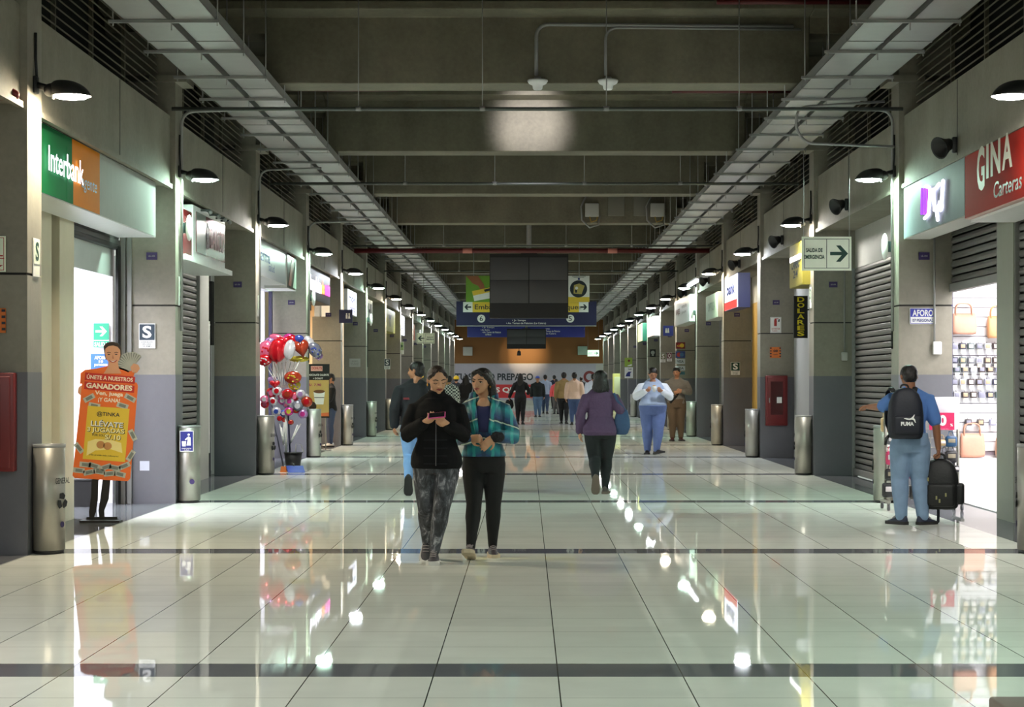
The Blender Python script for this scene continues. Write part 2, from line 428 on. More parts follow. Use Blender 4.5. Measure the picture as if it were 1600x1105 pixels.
# bay L3 bright pharmacy-like shop
a, b = bay(3)
room('L', a+1.2, 34.75, 3.0, WROOM, (.93,.9,1), 110)
wallpiece('L', a, 33.2, 0, 3.67, PALE); wallpiece('L', 33.2, b, 3.05, 3.67, WHT)
tag(MB().box((SL-.03,34.55,0),(SL+.03,34.68,3.05), mat('blue_black_frame', (28,26,60), .4)).build('door_jamb'), 'dark blue door frame of the bright shop behind the balloons', 'door jamb')
# bay L4 and L5: warm interior seen past the short block
a, b = bay(4)
wallpiece('L', a, 37.6, 0, 3.67, CON); wallpiece('L', 37.6, b, 2.95, 3.67, mat('brown_dark', (52,40,34), .6), off=.02)
room('L', 37.7, 44.4, 3.0, WARM, (1,.86,.66), 90)
a, b = bay(5)
wallpiece('L', a+1.0, b, 0, 3.67, CON); struct(MB().box((SL,43.2,0),(XL-.12,43.3,3.67), WARM).build('wall_warm_return'), 'warm lit return wall')
# bay R1: accessories shop
a, b = bay(1)
for lo_, hi_ in (((5.05,22.2,0),(7.6,22.3,3.2)), ((7.6,18,0),(7.7,22.3,3.2)), ((5.05,18,3.2),(7.7,22.3,3.3)), ((5.05,17.9,0),(7.7,18,3.2))): struct(MB().box(lo_, hi_, WROOM).build('wall_shop_room'), 'bright white accessories shop wall')
la = bpy.data.lights.new('shop_ceiling_light', 'AREA'); la.shape = 'RECTANGLE'; la.size = 1.8; la.size_y = 2.6; la.energy = 70; la.color = (1,.97,.96)
lo = bpy.data.objects.new('shop_ceiling_light', la); COL.objects.link(lo); lo.location = (5.9, 19.9, 3.15)
struct(MB().box((5.06,18.02,.002),(7.58,22.2,.012), WHT).build('floor_shop'), 'white floor inside the accessories shop')
shutter('R', a, 18.92, .02, 3.6, 'closed grey shutter at the right edge beside the accessories shop')
wallpiece('R', 18.92, 19.57, 0, 3.67, mat('green_grey_pillar', (146,150,136), .5), off=-.06, t=.2)
shutter('R', 19.6, 22.0, 2.446, 3.62, 'grey roller shutter half lowered over the accessories shop')
tag(MB().box((SR-.02,21.96,0),(SR+.02,22.02,3.2), mat('navy_edge', (28,30,92), .5)).build('door_jamb'), 'thin dark blue edge of the accessories shop doorway', 'door jamb')
# end wall
OCHRE = mat('ochre_wall_paint', (124, 82, 36), .7, vary=.08, scale=.4)
struct(MB().box((-5,112.8,2.45),(5.2,113.2,6.3), OCHRE).box((-5,112.8,0),(5.2,113.2,2.45), PALE).build('wall_end'), 'ochre end wall of the hall')
# ================================================================= LAMPS
LC = {'white': ((1,.98,.93),(255,252,244)), 'cool': ((.9,.95,1),(240,246,255)), 'green': ((.8,1,.9),(214,255,234)), 'warm': ((1,.9,.72),(255,240,212))}
LAMP_L = 190.0
lamp_proto = {}
def lamp(k, s):
    cl = {('L',1):'warm',('L',2):'green',('L',3):'white',('L',4):'green',('L',5):'cool',('L',6):'green',('L',7):'warm',('L',8):'cool',
          ('R',1):'white',('R',2):'green',('R',3):'white',('R',4):'cool',('R',5):'warm',('R',6):'green',('R',7):'warm',('R',8):'cool'}.get((s,k), ['white','green','cool'][(k+(s=='R'))%3])
    lab = 'dark hooded wall lamp, glowing, on the %s %s column from the camera' % (ORD[k] if k > 0 else '', SIDE[s])
    if k < 1: lab = 'dark hooded wall lamp on a column behind the photographer'
    xi, xs, d = side(s); loc = (xi, YK(k)-.16, 3.77); rz = 0 if s == 'L' else PI
    if cl in lamp_proto: t = dup(lamp_proto[cl], loc, lab, rz); t['group'] = 'hooded lamps on the columns'; return
    t = thing('wall_lamp', lab, 'lamp', loc, rz, 'hooded lamps on the columns'); lamp_proto[cl] = t
    MB().rbox((.0,-.05,.02),(.03,.05,.16), .01, BLACKM).tube([(.02,0,.09),(.09,0,.07),(.14,0,.04)], .028, BLACKM).build('bracket', t)
    MB().tube([(.02,.0,.15),(.012,.0,.3),(.012,.0,.52)], .012, BLACKM, 8).build('cable', t)
    h = MB().ball((.15,0,.045), (.075,.085,.06), BLACKM)
    rings = []
    for i in range(8):
        q = i/7*PI/2; z = .128*math.sin(q); c = max(math.cos(q)**.75, .02)
        rings.append([(.305-.012*i+(.165*c)*math.cos(2*PI*j/24), .15*c*math.sin(2*PI*j/24), z) for j in range(24)])
    rings = [[(x*1.0, y*.985, z-.004) for x, y, z in rings[0]]]+rings
    h.loft(rings, BLACKM, False); h.build('hood', t)
    c, e = LC[cl]; gm = mat('lamp_glass_'+cl, e, .3, emit=e, strength=LAMP_L, vary=0)
    MB().lathe([(.001,-.030),(.06,-.028),(.12,-.018),(.145,-.004)], (.305,0,0), gm, 24).build('glowing_lens', t)
    MB().tube([(.155,-.02,-.03),(.17,-.02,-.005)], .012, GALV, 8).build('latch', t)
for k in range(-4, NB+1):
    for s in 'LR': lamp(k, s)
# ================================================================= SPEAKERS, BINS, PLATES
proto = None
for k in range(1, 14):
    lab = 'black horn loudspeaker on the right fascia, %s from the camera' % ORD[k]
    loc = (XR+.06, YK(k)+3.42, 3.81)
    if proto is None:
        proto = t = thing('wall_mounted_loudspeaker', lab, 'loudspeaker', loc, 0, 'black loudspeakers along the right fascia')
        MB().rbox((-.05,-.03,-.08),(0,.03,.08), .01, BLACKM).build('bracket', t)
        MB().lathe([(.045,0),(.06,.02),(.065,.06),(.085,.11),(.112,.16),(.116,.17),(.10,.157),(.03,.08)], (-.05,.04,.02), BLACKM, 20, (-.78,-.45,-.32)).build('horn', t)
    else: dup(proto, loc, lab)
def bin_(k, s, proto=[None, None]):
    xi, xs, d = side(s); loc = (xi-d*.125, YK(k)-.17, 0); i = 0 if s == 'L' else 1
    extra = {('L',1):', nearest on the left',('L',2):' with a blue litter sticker',('L',3):' left of the balloon seller stand',('R',1):', cut by the right edge',('R',2):' behind the wheeled rack'}.get((s,k), '')
    lab = 'stainless steel litter bin on the %s %s column%s' % (ORD[k], SIDE[s], extra)
    if k > 2 and proto[i] is not None: return dup(proto[i], loc, lab)
    t = thing('litter_bin', lab, 'litter bin', loc, 0, 'stainless litter bins along the columns')
    n = 28
    def ring(sx, sy, z): return [(sx*math.cos(2*PI*j/n), sy*math.sin(2*PI*j/n), z) for j in range(n)]
    MB().loft([ring(.127,.17,.03),ring(.127,.17,.88),], STEEL, True).build('body', t)
    MB().loft([ring(.118,.16,0),ring(.118,.16,.03)], BLACKM, True).build('base', t)
    MB().loft([ring(.131,.174,.872),ring(.131,.174,.897),ring(.112,.155,.897),ring(.112,.155,.882)], GALV, False).build('rim', t)
    MB().loft([ring(.111,.154,.881),ring(.111,.154,.884)], BLACKM, True).build('opening', t)
    INKB = BLACK if (s, k) != ('R', 3) else PURPLE
    w = MB(); xa = Vector((d*-.35,-.94,0)).normalized() if s == 'R' else Vector((.35,.94,0)).normalized()
    nn = xa.cross(Vector((0,0,1)))
    if k != 2 or s == 'R':
        c = Vector((nn.x*.130, nn.y*.172, .60))
        w.text('GENERAL' if s == 'L' else 'PAPELES', c, xa, .20, .05, INKB, .004, .012)
        for q in range(3):
            A = Matrix.Rotation(q*2*PI/3, 3, nn)
            if q == 0: r_ = MB()
            cc = c+Vector((0,0,-.17))+A @ Vector((0,0,.045)); r_.poly([(-.035,-.02),(.02,-.03),(.04,.0),(.01,.025),(-.03,.02)], cc, A @ xa, .004, INKB, A @ Vector((0,0,1)))
        MB().poly(circ(.025,14), c+Vector((0,0,-.36)), xa, .004, PURPLE).build('round_badge', t)
        w.build('lettering', t); r_.build('recycling_mark', t)
    else:
        MB().rect((.0,-.178,.72), XA['S'], .16, .24, .004, WHT).build('sticker', t)
        MB().rect((.0,-.181,.72), XA['S'], .145, .225, .003, BLUE).build('sticker_face', t)
        w.ball((.025,-.186,.795), (.014,.003,.014), WHT, 10, 6)
        w.poly([(.0,-.02),(.05,-.02),(.045,.075),(.02,.085),(-.02,.05),(-.01,.04),(.015,.055)], (0,-.185,.69), XA['S'], .002, WHT)
        w.poly([(-.05,-.02),(-.01,-.02),(-.005,.04),(-.055,.04)], (0,-.185,.68), XA['S'], .002, WHT)
        w.text('DEPOSITE', (0,-.186,.635), XA['S'], .11, .014, WHT, .001, .01); w.text('AQUI', (0,-.186,.617), XA['S'], .06, .014, WHT, .001, .01)
        MB().poly(circ(.03,14), (.06,-.166,.25), XA['S'], .004, PURPLE).build('round_badge', t)
        w.build('litter_pictogram', t)
    if k != 2: proto[i] = t
for k in range(1, 11):
    for s in 'LR': bin_(k, s)
def plate(name, label, cat, c, xa, w, h, face, texts=(), border=None, t=.012, group=None, edge=None, polys=()):
    """flat sign: a panel plus its lettering; texts = (body, dx, dz, w, h, material, bold); polys = (points, material)"""
    c = Vector(c); xa = Vector(XA[xa] if isinstance(xa, str) else xa); nn = xa.cross(Vector((0,0,1)))
    o = thing(name, label, cat, c, 0, group)
    MB().rect((0,0,0), xa, w, h, t, edge or face).build('panel', o)
    if edge or border: MB().rect(nn*t, xa, w-.02*min(1,w*3), h-.02*min(1,w*3), .002, face).build('face', o)
    d0 = nn*(t+.002)
    if border:
        m = MB(); bw, ins = border[1], border[2]
        for (x0,z0,x1,z1) in ((-w/2+ins,h/2-ins-bw,w/2-ins,h/2-ins),(-w/2+ins,-h/2+ins,w/2-ins,-h/2+ins+bw),(-w/2+ins,-h/2+ins,-w/2+ins+bw,h/2-ins),(w/2-ins-bw,-h/2+ins,w/2-ins,h/2-ins)):
            m.poly([(x0,z0),(x1,z0),(x1,z1),(x0,z1)], d0, xa, .001, border[0])
        m.build('border', o)
    if polys:
        m = MB()
        for i, (p, mm) in enumerate(polys): m.poly(p, d0+nn*(.0012*(i+1)), xa, .0012, mm)
        m.build('pictogram', o)
    for (s, dx, dz, tw, th, mm, bd) in texts:
        MB().text(s, d0+xa*dx+Vector((0,0,dz))+nn*.0012*(len(polys)+1), xa, tw, th, mm, .002, bd).build('lettering', o)
    return o
for k in range(2, 12):
    for s in 'LR':
        xi, xs, d = side(s); x = xi+d*.29 if s == 'R' else xi+d*.27
        plate('number_sign', 'small purple number plate on the %s %s column' % (ORD[k], SIDE[s]), 'sign', (x,YK(k)-.385,2.86), 'S', .125, .085, PURPLE, [('LE-10%d' % k,0,0,.075,.02,PALE,.01)], group='purple number plates')
# ================================================================= CEILING SERVICES
def tray(x0, xg0, xg1, x1, label):
    z = 4.72; t = thing('cable_tray', label, 'cable tray', ((x0+x1)/2, 10, z))
    for a, b in ((x0, xg0), (xg1, x1)):
        m = MB()
        m.box((a,-6,z),(b,112,z+.004), GALV).box((a,-6,z),(a+.004,112,z+.10), GALV).box((b-.004,-6,z),(b,112,z+.10), GALV)
        m.build('tray_channel', t, True)
        for i in range(12): MB().box((a-.004,.4+i*3,z-.006),(b+.004,.46+i*3,z+.03), GALV).build('joint_plate', t, True)
    for i in range(60):
        y = 10.9+i*1.6
        if y > 111: break
        c = MB().box((x0-.14,y-.014,z-.032),(x1+.03,y+.014,z-.004), GALV)
        c.build('crossbar', t, True)
        h = MB()
        for xx in (x0-.10, x1+.015): h.cyl((xx,y,z-.06),(xx,y,5.9), .007, GALV, 6)
        h.cyl(((xg0+xg1)/2,y,z-.10),((xg0+xg1)/2,y,5.9), .007, GALV, 6)
        h.build('hanger_rod', t, True)
tray(-3.68,-3.28,-3.21,-2.84, 'twin galvanised cable tray hung under the beams along the left side')
tray(3.11,3.47,3.53,3.94, 'twin galvanised cable tray hung under the beams along the right side')
def pipe(name, label, pts, r, m, clips=()):
    t = thing(name, label, 'pipe', Vector(pts[0]))
    MB().tube(bend(pts, .16), r, m, 10).build('tube', t, True)
    for c in clips:
        q = MB(); c = Vector(c); q.cyl(c+Vector((0,0,-.02)), c+Vector((0,0,.03)), r*1.7, GALV, 10)
        q.cyl(c+Vector((0,0,.03)), (c.x,c.y,6.29), .006, GALV, 6); q.build('clip', t, True)
    return t
GPIPE = mat('dark_grey_pipe', (92,96,92), .4, .4)
RPIPE = mat('red_fire_pipe', (84, 18, 20), .5)
for n, Y in enumerate((21.4, 29.6, 43.3, 53.2)):
    z = 1.42+3.08 if n else 4.49
    pipe('sprinkler_pipe', 'thin grey pipe crossing the hall below the %s beam' % ['second','third','fifth','seventh'][n], [(XL+.05,Y,z),(XR-.05,Y,z)], .022, GPIPE, [(x,Y,z) for x in (-1.9,-.5,.9,2.4)])
zr = at(800,392,44.4).z
pipe('fire_pipe', 'dark red fire pipe crossing the hall above the large screens', [(XL+.02,44.4,zr),(XR-.02,44.4,zr)], .058, RPIPE)
for x in (-1.5, 1.9):
    MB().cyl((x,44.4,zr-.0),(x+.22,44.4,zr), .062, mat('pipe_label', (190,120,110), .5), 14).build('label_band', bpy.data.objects['fire_pipe'], True)
pipe('fire_pipe', 'dark red pipe just under the second beam, left of centre', [at(436,139,24.4),at(622,139.5,24.4)], .03, RPIPE)
pipe('fire_pipe', 'dark red pipe just under the second beam, right of centre', [at(1050,142,24.4),at(1252,142,24.4)], .03, RPIPE)
pipe('fire_pipe', 'dark red pipe at the top edge right of centre', [at(1120,3,21.5),at(1360,3,21.5)], .03, RPIPE)
pipe('conduit', 'grey conduit from the second left column bending toward the tray', [(XL+.03,22.12,2.0),(XL+.03,22.12,4.56),(-2.95,22.12,4.60)], .018, GALV)
pipe('conduit', 'grey conduit from the fourth left column bending toward the tray', [(XL+.03,35.1,2.0),(XL+.03,35.1,4.35),(-2.9,35.1,4.38)], .018, GALV)
pipe('conduit', 'grey conduit from the third left column bending toward the tray', [(XL+.03,28.6,2.0),(XL+.03,28.6,4.60),(-3.1,28.6,4.63)], .016, GALV)
pipe('conduit', 'grey conduit on the second right column bending up to the tray', [(XR-.03,22.12,2.0),(XR-.03,22.12,4.58),(3.1,22.12,4.60)], .018, GALV)
pipe('conduit', 'looped grey conduit under the right tray near the second right column', [(XR-.09,21.7,4.10),(3.2,21.7,4.14),(3.08,21.7,4.3),(3.1,21.7,4.55),(XR-.2,21.7,4.62)], .016, GALV)
# lights fed by conduits on the front of the second beam
BY = YK(2)-.34
for i, (px, py0, xe) in enumerate(((838, 38, 1240), (946, 43, 1252))):
    a = at(px,118,BY); b_ = at(px,py0,BY); c = at(xe,py0+3,BY)
    pipe('conduit', 'grey conduit running along the beam and bending down to the %s dome light' % ['left','right'][i], [a, b_, c], .016+.006*(1-i), GALV, ())
    e = at(px+(2 if i == 0 else 4), 131, BY-.06)
    t = thing('dome_light', 'small white dome light under the second beam, %s' % ['left one, before a glare','right one of the pair'][i], 'light', e)
    MB().lathe([(.115,.045),(.12,.03),(.10,.0),(.06,-.02),(.055,-.055),(.045,-.07),(.01,-.072)], (0,0,0), mat('frosted_white_dome', (226,226,226), .4), 24).build('shade', t)
    MB().cyl((0,0,.045),(0,0,.08), .04, GALV, 14).build('mount', t)
spt = thing('spot_fixture', 'small spotlight behind the second beam shining on the next beam', 'light', (0.06,YK(2)+.40,4.86))
MB().lathe([(.02,-.1),(.06,-.08),(.07,.06)], (0,0,0), BLACKM, 16, (0,.99,-.12)).build('housing', spt)
MB().lathe([(.0,.03),(.065,.03)], (0,0,0), glow('spot_glass', (246,244,255), 4), 16, (0,.99,-.12), caps=False).build('glowing_lens', spt)
sl = bpy.data.lights.new('spot_beam', 'SPOT'); sl.energy = 330; sl.spot_size = .50; sl.spot_blend = 1.0; sl.color = (.93,.9,1); sl.shadow_soft_size = .12
so = bpy.data.objects.new('spot_beam', sl); COL.objects.link(so); so.location = (0.06,YK(2)+3.4,5.6); so.rotation_euler = (PI/2-.12, 0, 0)
spt.location = (0.06, YK(2)+3.3, 5.6)
MB().cyl((0,0,.06),(0,0,.75), .015, BLACKM, 8).build('stem', spt)
# junction boxes with cable loops
for px, lab in ((925, 'pale junction box with a hanging cable loop under the ceiling, left of the pair'), (1027, 'pale junction box with a hanging cable loop under the ceiling, beside the tray')):
    c = at(px,330,41.38); t = thing('junction_box', lab, 'electrical box', c)
    MB().rbox((-.15,-.06,-.12),(.15,.06,.17), .012, PALE).build('box', t)
    MB().tube([(-.12,0,.35),(-.24,0,.1),(-.22,0,-.2),(-.05,-.02,-.36),(.14,0,-.3),(.17,0,-.1)], .02, GALV, 8).tube([(-.05,0,-.12),(-.02,0,-.24),(.1,0,-.2),(.12,0,-.12)], .012, mat('yellow_cable', (170,140,60), .5), 8).build('cable', t)
for px, lab in ((963, 'flat grey panel beside the junction boxes under the ceiling'), (1003, 'second flat grey panel nearer the right tray under the ceiling')):
    c = at(px,322,41.43); tag(MB().rbox((-.18,-.02,-.22),(.18,.02,.22), .008, mat('dull_panel', (116,114,102), .6)).build('access_panel', loc=c), lab, 'panel')
# ================================================================= VIDEO WALLS AND OVERHEAD SIGNS
SCRM = mat('switched_off_screen', (66,67,70), .55, vary=.1, scale=2)
def videowall(px0, px1, py0, py1, Y, label, polepx, poletop):
    a = at(px0,py1,Y); b = at(px1,py0,Y); w = b.x-a.x; h = b.z-a.z; c = Vector(((a.x+b.x)/2, Y, a.z))
    t = thing('video_wall', label, 'screen', c)
    MB().box((-w/2,0,0),(w/2,.35,h), BLACK).build('cabinet', t)
    sw = (w-.06)/2; z0 = h*.235; sh = (h*.94-z0)/2
    for i in (0, 1):
        for j in (0, 1):
            x = -w/2+.02+i*(sw+.02); z = z0+j*(sh+.01)
            MB().rbox((x,-.02,z),(x+sw,.01,z+sh), .004, SCRM).build('screen', t)
    q = MB(); pz = at(0,poletop,Y).z-a.z; q.cyl((0,.2,h),(0,.2,pz), .06, GALV, 14); q.box((-.2,.1,h),(.2,.3,h+.03), BLACKM); q.build('pole', t)
    return t
videowall(765, 888, 397, 497, 46.0, 'large black two by two video wall, switched off, hanging above the hall', 828, 300)
videowall(792, 853, 514, 545, 92.0, 'smaller looking far video wall hanging lower behind the blue signs', 823, 480)
# near blue hanging sign
Y = 50.0
def pw(px): return (px-VX)*Y/F
a = at(713,510,Y); b = at(932,471,Y); c = (a+b)/2; w = b.x-a.x; h = b.z-a.z
t = thing('hanging_direction_sign', 'wide dark blue hanging direction sign with numbers 6 and 5 behind the large screens', 'sign', c)
MB().box((-w/2,0,-h/2),(w/2,.12,h/2), NAVY).box((-w/2,-.004,-h/2),(w/2,.124,-h/2+.02), PALE).build('panel', t)
xs_ = lambda px: pw(px)-c.x
zs_ = lambda py: at(0,py,Y).z-c.z
q = MB()
q.rect((xs_(821.5),-.001,zs_(480)), XA['S'], pw(906)-pw(737), .27, .012, YELLOW)
for px in (731, 912): q.rect((xs_(px),-.013,zs_(480)), XA['S'], .25, .27, .004, WHT)
q.build('stripe', t)
for px in (770, 880): MB().text('Embarques', (xs_(px),-.014,zs_(481)), XA['S'], .95, .17, INK, .003, .01).build('lettering', t)
for px, dd in ((731,-1),(912,1)): MB().poly([(dd*x, y) for x, y in ((-.09,-.02),(.02,-.02),(-.02,-.07),(.03,-.07),(.09,0),(.03,.07),(-.02,.07),(.02,.02),(-.09,.02))], (xs_(px),-.018,zs_(480)), XA['S'], .003, INK).build('arrow', t)
MB().text('• Jr. Lampa', (xs_(811),-.002,zs_(501)), XA['S'], .36, .06, WHT, .003, .01).build('lettering', t); MB().text('• Av. Tomas de Palacios (La Calera)', (xs_(822),-.002,zs_(505.5)), XA['S'], 1.05, .06, WHT, .003, .01).build('lettering', t)
for px, s_ in ((752,'6'),(891,'5')):
    n = MB().poly(circ(.105,28), (xs_(px),-.001,zs_(498)), XA['S'], .006, WHT).build('number_disc', t)
    MB().text(s_, (xs_(px),-.008,zs_(498)), XA['S'], .085, .13, INK, .003, .01).build('number', n)
for px in (740, 905): MB().cyl((xs_(px),.06,h/2),(xs_(px),.06,5.6-c.z), .012, GALV, 8).build('hanger_rod', t)
# posters mounted above the sign, either side of the screen
a = at(728,472,49.6); b = at(790,431,49.6); c = (a+b)/2; w = b.x-a.x; h = b.z-a.z
t = thing('hanging_poster', 'green hanging poster with a hand and a yellow card left of the video wall', 'poster', c)
MB().box((-w/2,0,-h/2),(w/2,.03,h/2), mat('poster_green', (104,150,40), .5)).build('panel', t)
MB().poly([(-.52,.34),(-.20,.34),(-.05,.12),(-.02,-.02),(-.12,-.05),(-.2,.08),(-.34,.14)], (0,0,0), XA['S'], .006, mat('print_hand', (150,92,56), .5)).build('printed_hand', t)
MB().poly([(-.36,-.06),(.5,.12),(.5,-.18),(-.30,-.32)], (0,-.001,0), XA['S'], .008, WHT).poly([(-.36,-.06),(.5,.12),(.5,-.0),(-.33,-.18)], (0,-.003,0), XA['S'], .009, YELLOW).poly([(-.05,-.02),(.4,.08),(.4,.02),(-.02,-.08)], (0,-.006,0), XA['S'], .009, INK).build('printed_card', t)
a = at(888,472,49.6); b = at(921,431,49.6); c = (a+b)/2; w = b.x-a.x; h = b.z-a.z
t = thing('hanging_poster', 'white hanging poster with a dark round picture right of the video wall', 'poster', c)
MB().box((-w/2,0,-h/2),(w/2,.03,h/2), WHT).box((-w/2,-.004,-h/2),(w/2,.0,-h/2+.13), YELLOW).build('panel', t)
MB().poly(circ(.225,30), (-.01,0,-.0), XA['S'], .006, INK).poly([(-.13,-.12),(.08,-.14),(.16,.08),(.02,.14),(-.12,.10)], (-.01,-.006,0), XA['S'], .004, mat('print_tan', (186,168,96), .6)).poly(circ(.04,12,-.05,.02), (-.01,-.01,0), XA['S'], .003, WHT).poly([(-.09,-.1),(-.04,-.1),(-.04,-.02),(-.09,-.02)], (-.01,-.01,0), XA['S'], .003, INK).build('printed_picture', t)
q = MB(); q.poly(circ(.03,12), (0,0,.26), XA['S'], .005, BLUE)
for i, z in enumerate((.325,.30)): q.rect((0,0,z), XA['S'], .36-.08*i, .012, .004, GREY)
q.build('lettering', t)
# far blue sign
Y = 96.0; a = at(730,527,Y); b = at(914,507,Y); c = (a+b)/2; w = b.x-a.x; h = b.z-a.z
t = thing('hanging_direction_sign', 'far blue hanging direction sign with small white lines below the first one', 'sign', c)
MB().box((-w/2,0,-h/2),(w/2,.12,h/2), mat('sign_blue_far', (30,40,130), .5)).build('panel', t)
q = MB()
for j, (px, ws) in enumerate(((763,.62),(758,.46),(768,.95),(763,.3))): MB().text(['• Jr. Lampa','• Av. Bolivia','• Av. Tomas de Palacios','de Marzo'][j], ((px-VX)*Y/F-c.x,-.002,at(0,512+j*3.6,Y).z-c.z), XA['S'], ws, .09, WHT, .003, .015).build('lettering', t)
for j, (px, ws) in enumerate(((856,.2),(864,.72),(861,.5))): MB().text(['Lampa','Tomas de Palacios','La Calera'][j], ((px-VX)*Y/F-c.x,-.002,at(0,514+j*3.6,Y).z-c.z), XA['S'], ws, .09, WHT, .003, .015).build('lettering', t)
for px in (750, 890): MB().cyl(((px-VX)*Y/F-c.x,.06,h/2),((px-VX)*Y/F-c.x,.06,5.6-c.z), .012, GALV, 8).build('hanger_rod', t)
# end wall: banner, small lamp with warm pool, loudspeakers
Y = 112.78
def ew(px): return (px-VX)*Y/F
t = thing('wall_banner', 'long pale banner with dark and white words along the end wall', 'banner', (ew(815),Y,0))
a = at(700,632,Y); b = at(931,569,Y); x0, x1 = a.x-ew(815), b.x-ew(815)
MB().box((x0,-.03,.25),(x1,0,b.z), mat('banner_lilac_white', (166,162,176), .5)).build('panel', t)
a = at(765,622,Y); b = at(838,601,Y)
MB().box((a.x-ew(815),-.036,a.z),(b.x-ew(815),-.03,b.z), mat('banner_red', (190,36,44), .5)).build('red_band', t)
MB().text('TU SALDO PREPAGO', (ew(772)-ew(815),-.03,at(0,589,Y).z), XA['S'], ew(833)-ew(711), .42, INK, .003, .03).build('lettering', t)
MB().text('ES QUE TU', (ew(802)-ew(815),-.037,at(0,610,Y).z), XA['S'], ew(836)-ew(768), .36, WHT, .003, .03).build('lettering', t)
MB().poly(circ(.36,28,a0=.6,a1=2*PI-.1)+circ(.2,28,a0=.6,a1=2*PI-.1)[::-1], (ew(921)-ew(815),-.03,at(0,589,Y).z), XA['S'], .006, DRED).build('red_ring', t)
t = thing('hanging_spotlight', 'small dark spotlight hanging below the far video wall, its warm pool on the ochre wall', 'light', at(811,548,111.0))
MB().cyl((0,0,0),(0,0,.9), .02, BLACKM, 8).lathe([(.03,.06),(.10,0),(.12,-.2),(.10,-.24)], (0,0,-.05), BLACKM, 16).build('housing', t)
sl = bpy.data.lights.new('warm_spot', 'SPOT'); sl.energy = 200; sl.spot_size = 1.15; sl.spot_blend = 1; sl.color = (1,.78,.45); sl.shadow_soft_size = .08
so = bpy.data.objects.new('warm_spot', sl); COL.objects.link(so); so.location = (-.1,110.2,3.7); so.rotation_euler = (PI/2-.22, 0, 0)
for i, (px, py, lab) in enumerate(((731,549,'pale square loudspeaker box on the ochre end wall, left'),(910,548,'pale greenish box on the ochre end wall, right'))):
    tag(MB().rbox((-.28,-.2,-.26),(.28,.0,.26), .02, PALE if i == 0 else mat('pale_green_box', (150,176,158), .5)).build('wall_mounted_box', loc=at(px,py,112.78)), lab, 'box')
# ================================================================= EXIT AND SAFETY SIGNS
def exitsign(c, w, h, face, label, right=True, txt=('SALIDA DE','EMERGENCIA'), wire=1.0):
    s = 1 if right else -1
    arrow = [(s*(x*w*.5)+s*w*.25, z*h) for x, z in ((-.36,-.05),(.1,-.05),(-.12,-.24),(.06,-.24),(.36,0),(.06,.24),(-.12,.24),(.1,.05),(-.36,.05))]
    o = plate('hanging_exit_sign', label, 'sign', c, face, w, h, PHOSG, [(txt[0],-s*w*.25,h*.10,w*.33,h*.12,DGREEN,.03),(txt[1],-s*w*.25,-h*.10,w*.41,h*.12,DGREEN,.03)], (DGREEN,.006,.025), .015, polys=[(arrow,DGREEN),([(-.003,-h*.42),(.003,-h*.42),(.003,h*.42),(-.003,h*.42)],DGREEN)])
    xa = Vector(XA[face])
    for q in (-1, 1):
        p = xa*(q*w*.46); MB().cyl(p+Vector((0,0,h/2-.01)), p+Vector((0,0,h/2+wire)), .004, GALV, 6).build('wire', o)
    return o
Y = 21.6; a = at(1252.5,423,Y); b = at(1330,370,Y)
exitsign((a+b)/2, b.x-a.x, b.z-a.z, 'S', 'pale green emergency exit sign with right arrow hanging before the second right column', True, wire=1.0)
Y = 61.0; a = at(651,537,Y); b = at(679,520.5,Y)
exitsign((a+b)/2, b.x-a.x, b.z-a.z, 'S', 'pale hanging emergency exit sign with left arrow on the far left', False, wire=1.4)
Y = 108.0; a = at(918,557,Y); b = at(936,547,Y)
exitsign((a+b)/2, b.x-a.x, b.z-a.z, 'S', 'small far exit sign with right arrow in front of the ochre wall', True, wire=1.6)
ARR = [(-.36,-.06),(.1,-.06),(-.1,-.25),(.08,-.25),(.36,0),(.08,.25),(-.1,.25),(.1,.06),(-.36,.06)]
def ssign(c, face, w, h, label, fg, bg, foot=True, arrow=False, txt='S'):
    hh = h*.64
    polys = [([(-w*.46,h/2-h*.03-hh),(w*.46,h/2-h*.03-hh),(w*.46,h/2-h*.03),(-w*.46,h/2-h*.03)], bg)]
    tx = []
    if arrow: polys.append(([(x*w,z*w+h*.16) for x, z in ARR], fg))
    else: tx.append((txt,0,h*.16,w*.55,hh*.78,fg,.03))
    o = plate('safety_sign', label, 'sign', c, face, w, h, WHT, tx, None, .008, polys=polys)
    nn = Vector(XA[face]).cross(Vector((0,0,1)))
    q = MB(); xa = Vector(XA[face])
    if foot:
        for i, (s, ww) in enumerate((('ZONA SEGURA',.72),('EN CASO',.5),('DE SISMO',.55))): q.text(s, nn*.012+Vector((0,0,-h*.25-i*h*.085)), xa, w*ww, h*.055, bg, .002, .01)
        q.build('lettering', o)
    return o
NAV2 = mat('dark_teal_sign', (26,46,62), .5)
ssign(at(230,525,21.88), 'S', .19, .285, 'white and dark blue S safety sign on the second left column', WHT, NAV2)
ssign((XL+.003,YK(1)-.13,at(60,402,15.6).z), 'E', .20, .315, 'pale green S safety sign on the inner face of the first left column', DGREEN, PHOSG)
ssign((XL+.003,YK(2)-.13,at(281,455,22.1).z), 'E', .20, .34, 'green lit S safety sign on the inner face of the second left column', DGREEN, PHOSG)
ssign((XL+.003,YK(3)-.13,at(403,478,28.6).z), 'E', .20, .32, 'pale S safety sign on the inner face of the third left column', DGREEN, PHOSG)
ssign(at(605,569,YK(7)-.39), 'S', .17, .30, 'dark S safety sign on the seventh left column', WHT, NAV2)
ssign(at(1149,576,YK(5)-.39), 'S', .20, .28, 'green S safety sign on the fifth right column', WHT, DGREEN)
ssign(at(1036,559,YK(8)-.39), 'S', .16, .30, 'small pale S sign on the eighth right column', WHT, mat('olive_sign',(110,112,84),.5))
